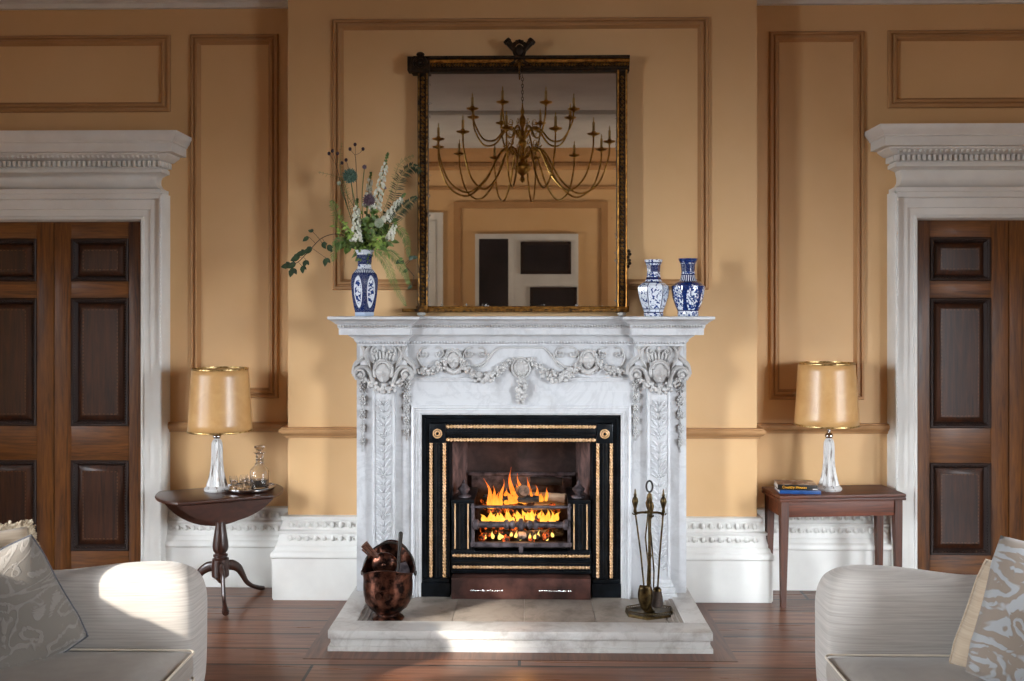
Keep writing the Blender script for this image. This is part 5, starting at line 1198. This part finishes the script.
# =============================== SOFAS ===============================
def sofa(s, f, label):
    rt = root('sofa', (s * (f + .5), -2.7, 0), label, 'sofa')
    def X(x): return s * (f + x)
    def arm(yi, yo, name):
        g = G(); dr = 1 if yo > yi else -1; rows = []
        st = [(.006, .54, .40), (.018, .605, .65), (.055, .642, .9), (.14, .666, 1), (.30, .660, 1), (.46, .640, 1), (.62, .618, 1), (.78, .625, 1), (.92, .70, 1)]
        for x, T, k in st:
            m = (yi + yo) / 2 + dr * .02; def_ = []
            hw = abs(yo - yi) / 2
            for py, pz in ((-.78, .10), (-.86, .28), (-.92, .40), (-.96, .50), (-.80, T - .035), (-.30, T), (.35, T - .004), (.88, T - .05), (1.0, .48), (.92, .30), (.85, .10)):
                zz = min(pz, T - (.03 if abs(py) > .5 else 0)) if pz > .4 else pz
                def_.append((X(x), m + dr * hw * py * (k * .55 + .45), zz))
            rows.append(def_)
        g.grid(rows, close_u=True, caps=True)
        # front panel cap ring keeps the end plump
        return g.obj(name, 'sofa_linen', rt, at=rt.location, ang=180, sub=2)
    arm(-1.845, -1.575, 'arm'); arm(-3.56, -3.83, 'arm')
    g = G(); x0, x1 = sorted((X(.04), X(.95))); g.box(x0, x1, -3.62, -1.78, .10, .245, .02); g.obj('seat_base', 'sofa_linen', rt, at=rt.location)
    g = G(); rows = []
    for y, k in ((-3.80, .92), (-3.6, 1), (-2.7, 1), (-1.8, 1), (-1.60, .92)):
        rows.append([(X(a), y, b * (k if b > .5 else 1)) for a, b in ((.80, .20), (.80, .40), (.815, .64), (.835, .77), (.88, .83), (.95, .83), (.99, .77), (1.0, .5), (.98, .10))])
    g.grid(rows, close_u=True, caps=True); g.obj('sofa_back', 'sofa_linen', rt, at=rt.location, ang=180, sub=2)
    for ya, yb in ((-2.70, -1.855), (-3.55, -2.71)):
        g = G(); x0, x1 = sorted((X(-.040), X(.80)))
        g.box(x0, x1, ya, yb, .235, .362, .045); cu = g.obj('seat_cushion', 'seat_linen', rt, at=rt.location, ang=60, sub=1)
        g = G()
        for z in (.352, .246):
            o = .012; pts = []
            for cx, cy, a0 in ((x1 - o - .03, yb - o - .03, 0), (x0 + o + .03, yb - o - .03, 90), (x0 + o + .03, ya + o + .03, 180), (x1 - o - .03, ya + o + .03, 270)):
                for k in range(5): a = R(a0 + 22.5 * k); pts.append((cx + .036 * math.cos(a), cy + .036 * math.sin(a), z))
            pts.append(pts[0]); g.tube(pts, .0045, 6, caps=False)
        g.obj('piping', 'piping_pale', cu, at=rt.location)
    for ya, yb in ((-2.82, -2.17), (-3.50, -2.84)):  # back cushions added out of view to shade the scatter cushions
        g = G(); x0, x1 = sorted((X(.60), X(.805))); g.box(x0, x1, ya, yb, .365, .72, .06); g.obj('back_cushion', 'seat_linen', rt, at=rt.location, ang=60, sub=1)
    for x in (.08, .90):
        for y in (-3.70, -1.70):
            g = G(); g.lathe([(.014, 0), (.018, .006), (.026, .08), (.030, .105)], (X(x), y, 0), 12); g.obj('leg', 'dark_handle', rt, at=rt.location)
    return rt
sofa(-1, 1.318, 'pale grey linen sofa at the left, nearest the round table')
sofa(1, 1.245, 'pale grey linen sofa at the right, nearest the rectangular table')

def pillow(c, up, nrm, size, thick, mat, name, label, piping=None, fringe=None, puff=.0, sy=1.0):
    n = Vector(nrm).normalized(); b = Vector(up); b = (b - n * b.dot(n)).normalized(); a = b.cross(n).normalized(); c = Vector(c)
    rt = root(name, c, label, 'cushion'); N = 26; h = size / 2
    def pt(u, v, sgn):
        k = 1 - .10 * (u * u * (1 - v * v) + v * v * (1 - u * u)) ; e = max(0, (1 - u ** 4)) ** .55 * max(0, (1 - v ** 4)) ** .55
        w = 1 + .04 * math.sin(5 * u + 3 * v)
        rc = 1 - .07 * max(0, abs(u * v) - .55) / .45
        return a * (u * h * rc * (1 - .06 * (1 - v * v))) + b * (v * h * sy * rc * (1 - .06 * (1 - u * u))) + n * (sgn * thick / 2 * e * w + .012 * math.sin(3.1 * u + 1) * math.cos(2.3 * v))
    g = G(uv=True)
    for sg in (-1, 1):
        g.grid([[pt(-1 + 2 * i / N, -1 + 2 * j / N, sg) for i in range(N + 1)] for j in range(N + 1)], uvs=[j / N for j in range(N + 1)])
    bmesh.ops.remove_doubles(g.bm, verts=g.bm.verts[:], dist=.0005); cov = g.obj('cushion_cover', mat, rt, ang=180)
    edge = [pt(-1 + 2 * i / 20, -1, 1) for i in range(20)] + [pt(1, -1 + 2 * i / 20, 1) for i in range(20)] + [pt(1 - 2 * i / 20, 1, 1) for i in range(20)] + [pt(-1, 1 - 2 * i / 20, 1) for i in range(21)]
    if piping: g = G(); g.tube(edge, .0045, 6, caps=False); g.obj('piping', piping, rt)
    if fringe:
        g = G(); rnd = random.Random(4); E = spline(edge, 5)
        for i, p in enumerate(E):
            d = p.normalized()
            for k in range(3): g.tube([p, p + d * rnd.uniform(.014, .030) + Vector((rnd.uniform(-1, 1), rnd.uniform(-1, 1), rnd.uniform(-1, 1))) * .008], [.005, .0035], 5)
        g.obj('fringe', fringe, rt)
    return rt
c = W(0, 620, -1.99); pillow(c, (-.50, 0, .87), (.50, -.84, .20), .50, .17, 'damask_grey', 'damask_cushion', 'grey damask cushion in front at the end of the left sofa', piping='piping_grey')
c = W(-24, 592, -1.86); pillow(c, (-.20, .1, .95), (.50, -.84, .20), .46, .12, 'pillow_linen', 'fringed_cushion', 'cream fringed cushion tucked behind the grey damask cushion', fringe='fringe')
c = W(1062, 630, -2.25); pillow(c, (.30, .1, .95), (-.45, -.88, .15), .55, .19, 'damask_pale', 'damask_cushion', 'pale damask cushion with leaf pattern in front on the right sofa')
c = W(1026, 634, -2.02); pillow(c, (.36, .1, .93), (-.30, -.93, .10), .45, .15, 'pillow_linen', 'linen_cushion', 'plain beige cushion behind the damask one on the right sofa', piping='pillow_linen')

# =============================== CHANDELIER (seen in the mirror) ===============================
ch = root('chandelier', (-.02, -3.45, 2.93), 'brass chandelier of two tiers of candle arms, seen in the mirror', 'chandelier'); HL = ch.location
g = G(); g.lathe([(.004, 2.925), (.022, 2.94), (.030, 2.955), (.016, 2.975), (.012, 2.99), (.035, 3.01), (.075, 3.04), (.085, 3.07), (.070, 3.10), (.030, 3.125), (.022, 3.14), (.060, 3.16), (.060, 3.175), (.022, 3.19), (.018, 3.24), (.035, 3.27), (.045, 3.30), (.030, 3.33), (.045, 3.355), (.045, 3.37), (.018, 3.385), (.014, 3.44), (.032, 3.49), (.030, 3.53), (.012, 3.57), (.020, 3.60), (.008, 3.64), (.006, 3.68)], (-.02, -3.45, 0), 24)
g.obj('stem', 'brass', ch, at=HL)
g = G()
for k in range(9):
    z = 3.69 + k * .031
    g.tube([(-.02 + (.009 * math.cos(a) if k % 2 else 0), -3.45 + (0 if k % 2 else .009 * math.cos(a)), z + .019 * math.sin(a)) for a in (2 * PI * j / 12 for j in range(13))], .003, 5, caps=False)
g.obj('chain', 'dark_brass', ch, at=HL)
def chand_arm(ang, pts, label=None):
    ca, sa = math.cos(ang), math.sin(ang); P = [Vector((-.02 + p.x * ca, -3.45 + p.x * sa, p.y)) for p in spline([Vector((a, b, 0)) for a, b in pts], 6)]
    g = G(); g.tube(P, [.0105 - .003 * i / len(P) for i in range(len(P))], 7); e = P[-1]; b_ = P[8]
    for sg_, rr_ in ((1, .045), (-1, .034)):
        q_ = [b_ + Vector((ca, sa, 0)) * (rr_ * (1 - k / 22) * math.cos(.4 + k * .42)) + Vector((0, 0, sg_ * rr_ * (1 - k / 22) * math.sin(.4 + k * .42) - sg_ * .05)) for k in range(19)]; g.tube(q_, [.005 - .0002 * k for k in range(19)], 5)
    am = g.obj('arm', 'brass', ch, at=HL)
    g = G(); g.lathe([(.010, -.012), (.014, 0), (.052, .012), (.060, .022), (.056, .023), (.020, .012), (.016, .022), (.019, .040), (.014, .042)], e, 16); g.obj('drip_pan', 'brass', am, at=HL)
    g = G(); g.lathe([(.0115, .040), (.0115, .120), (.006, .126), (.004, .135), (.006, .145), (.001, .168)], e, 10); g.obj('candle', 'candle_ivory', am, at=HL)
for k in range(12): chand_arm(2 * PI * k / 12 + .16, [(.05, 3.165), (.13, 3.24), (.22, 3.20), (.36, 2.95), (.54, 2.81), (.72, 2.90), (.81, 3.12), (.825, 3.27)])
for k in range(8): chand_arm(2 * PI * k / 8 + .35, [(.04, 3.36), (.10, 3.44), (.18, 3.42), (.28, 3.31), (.40, 3.31), (.49, 3.45), (.51, 3.565)])
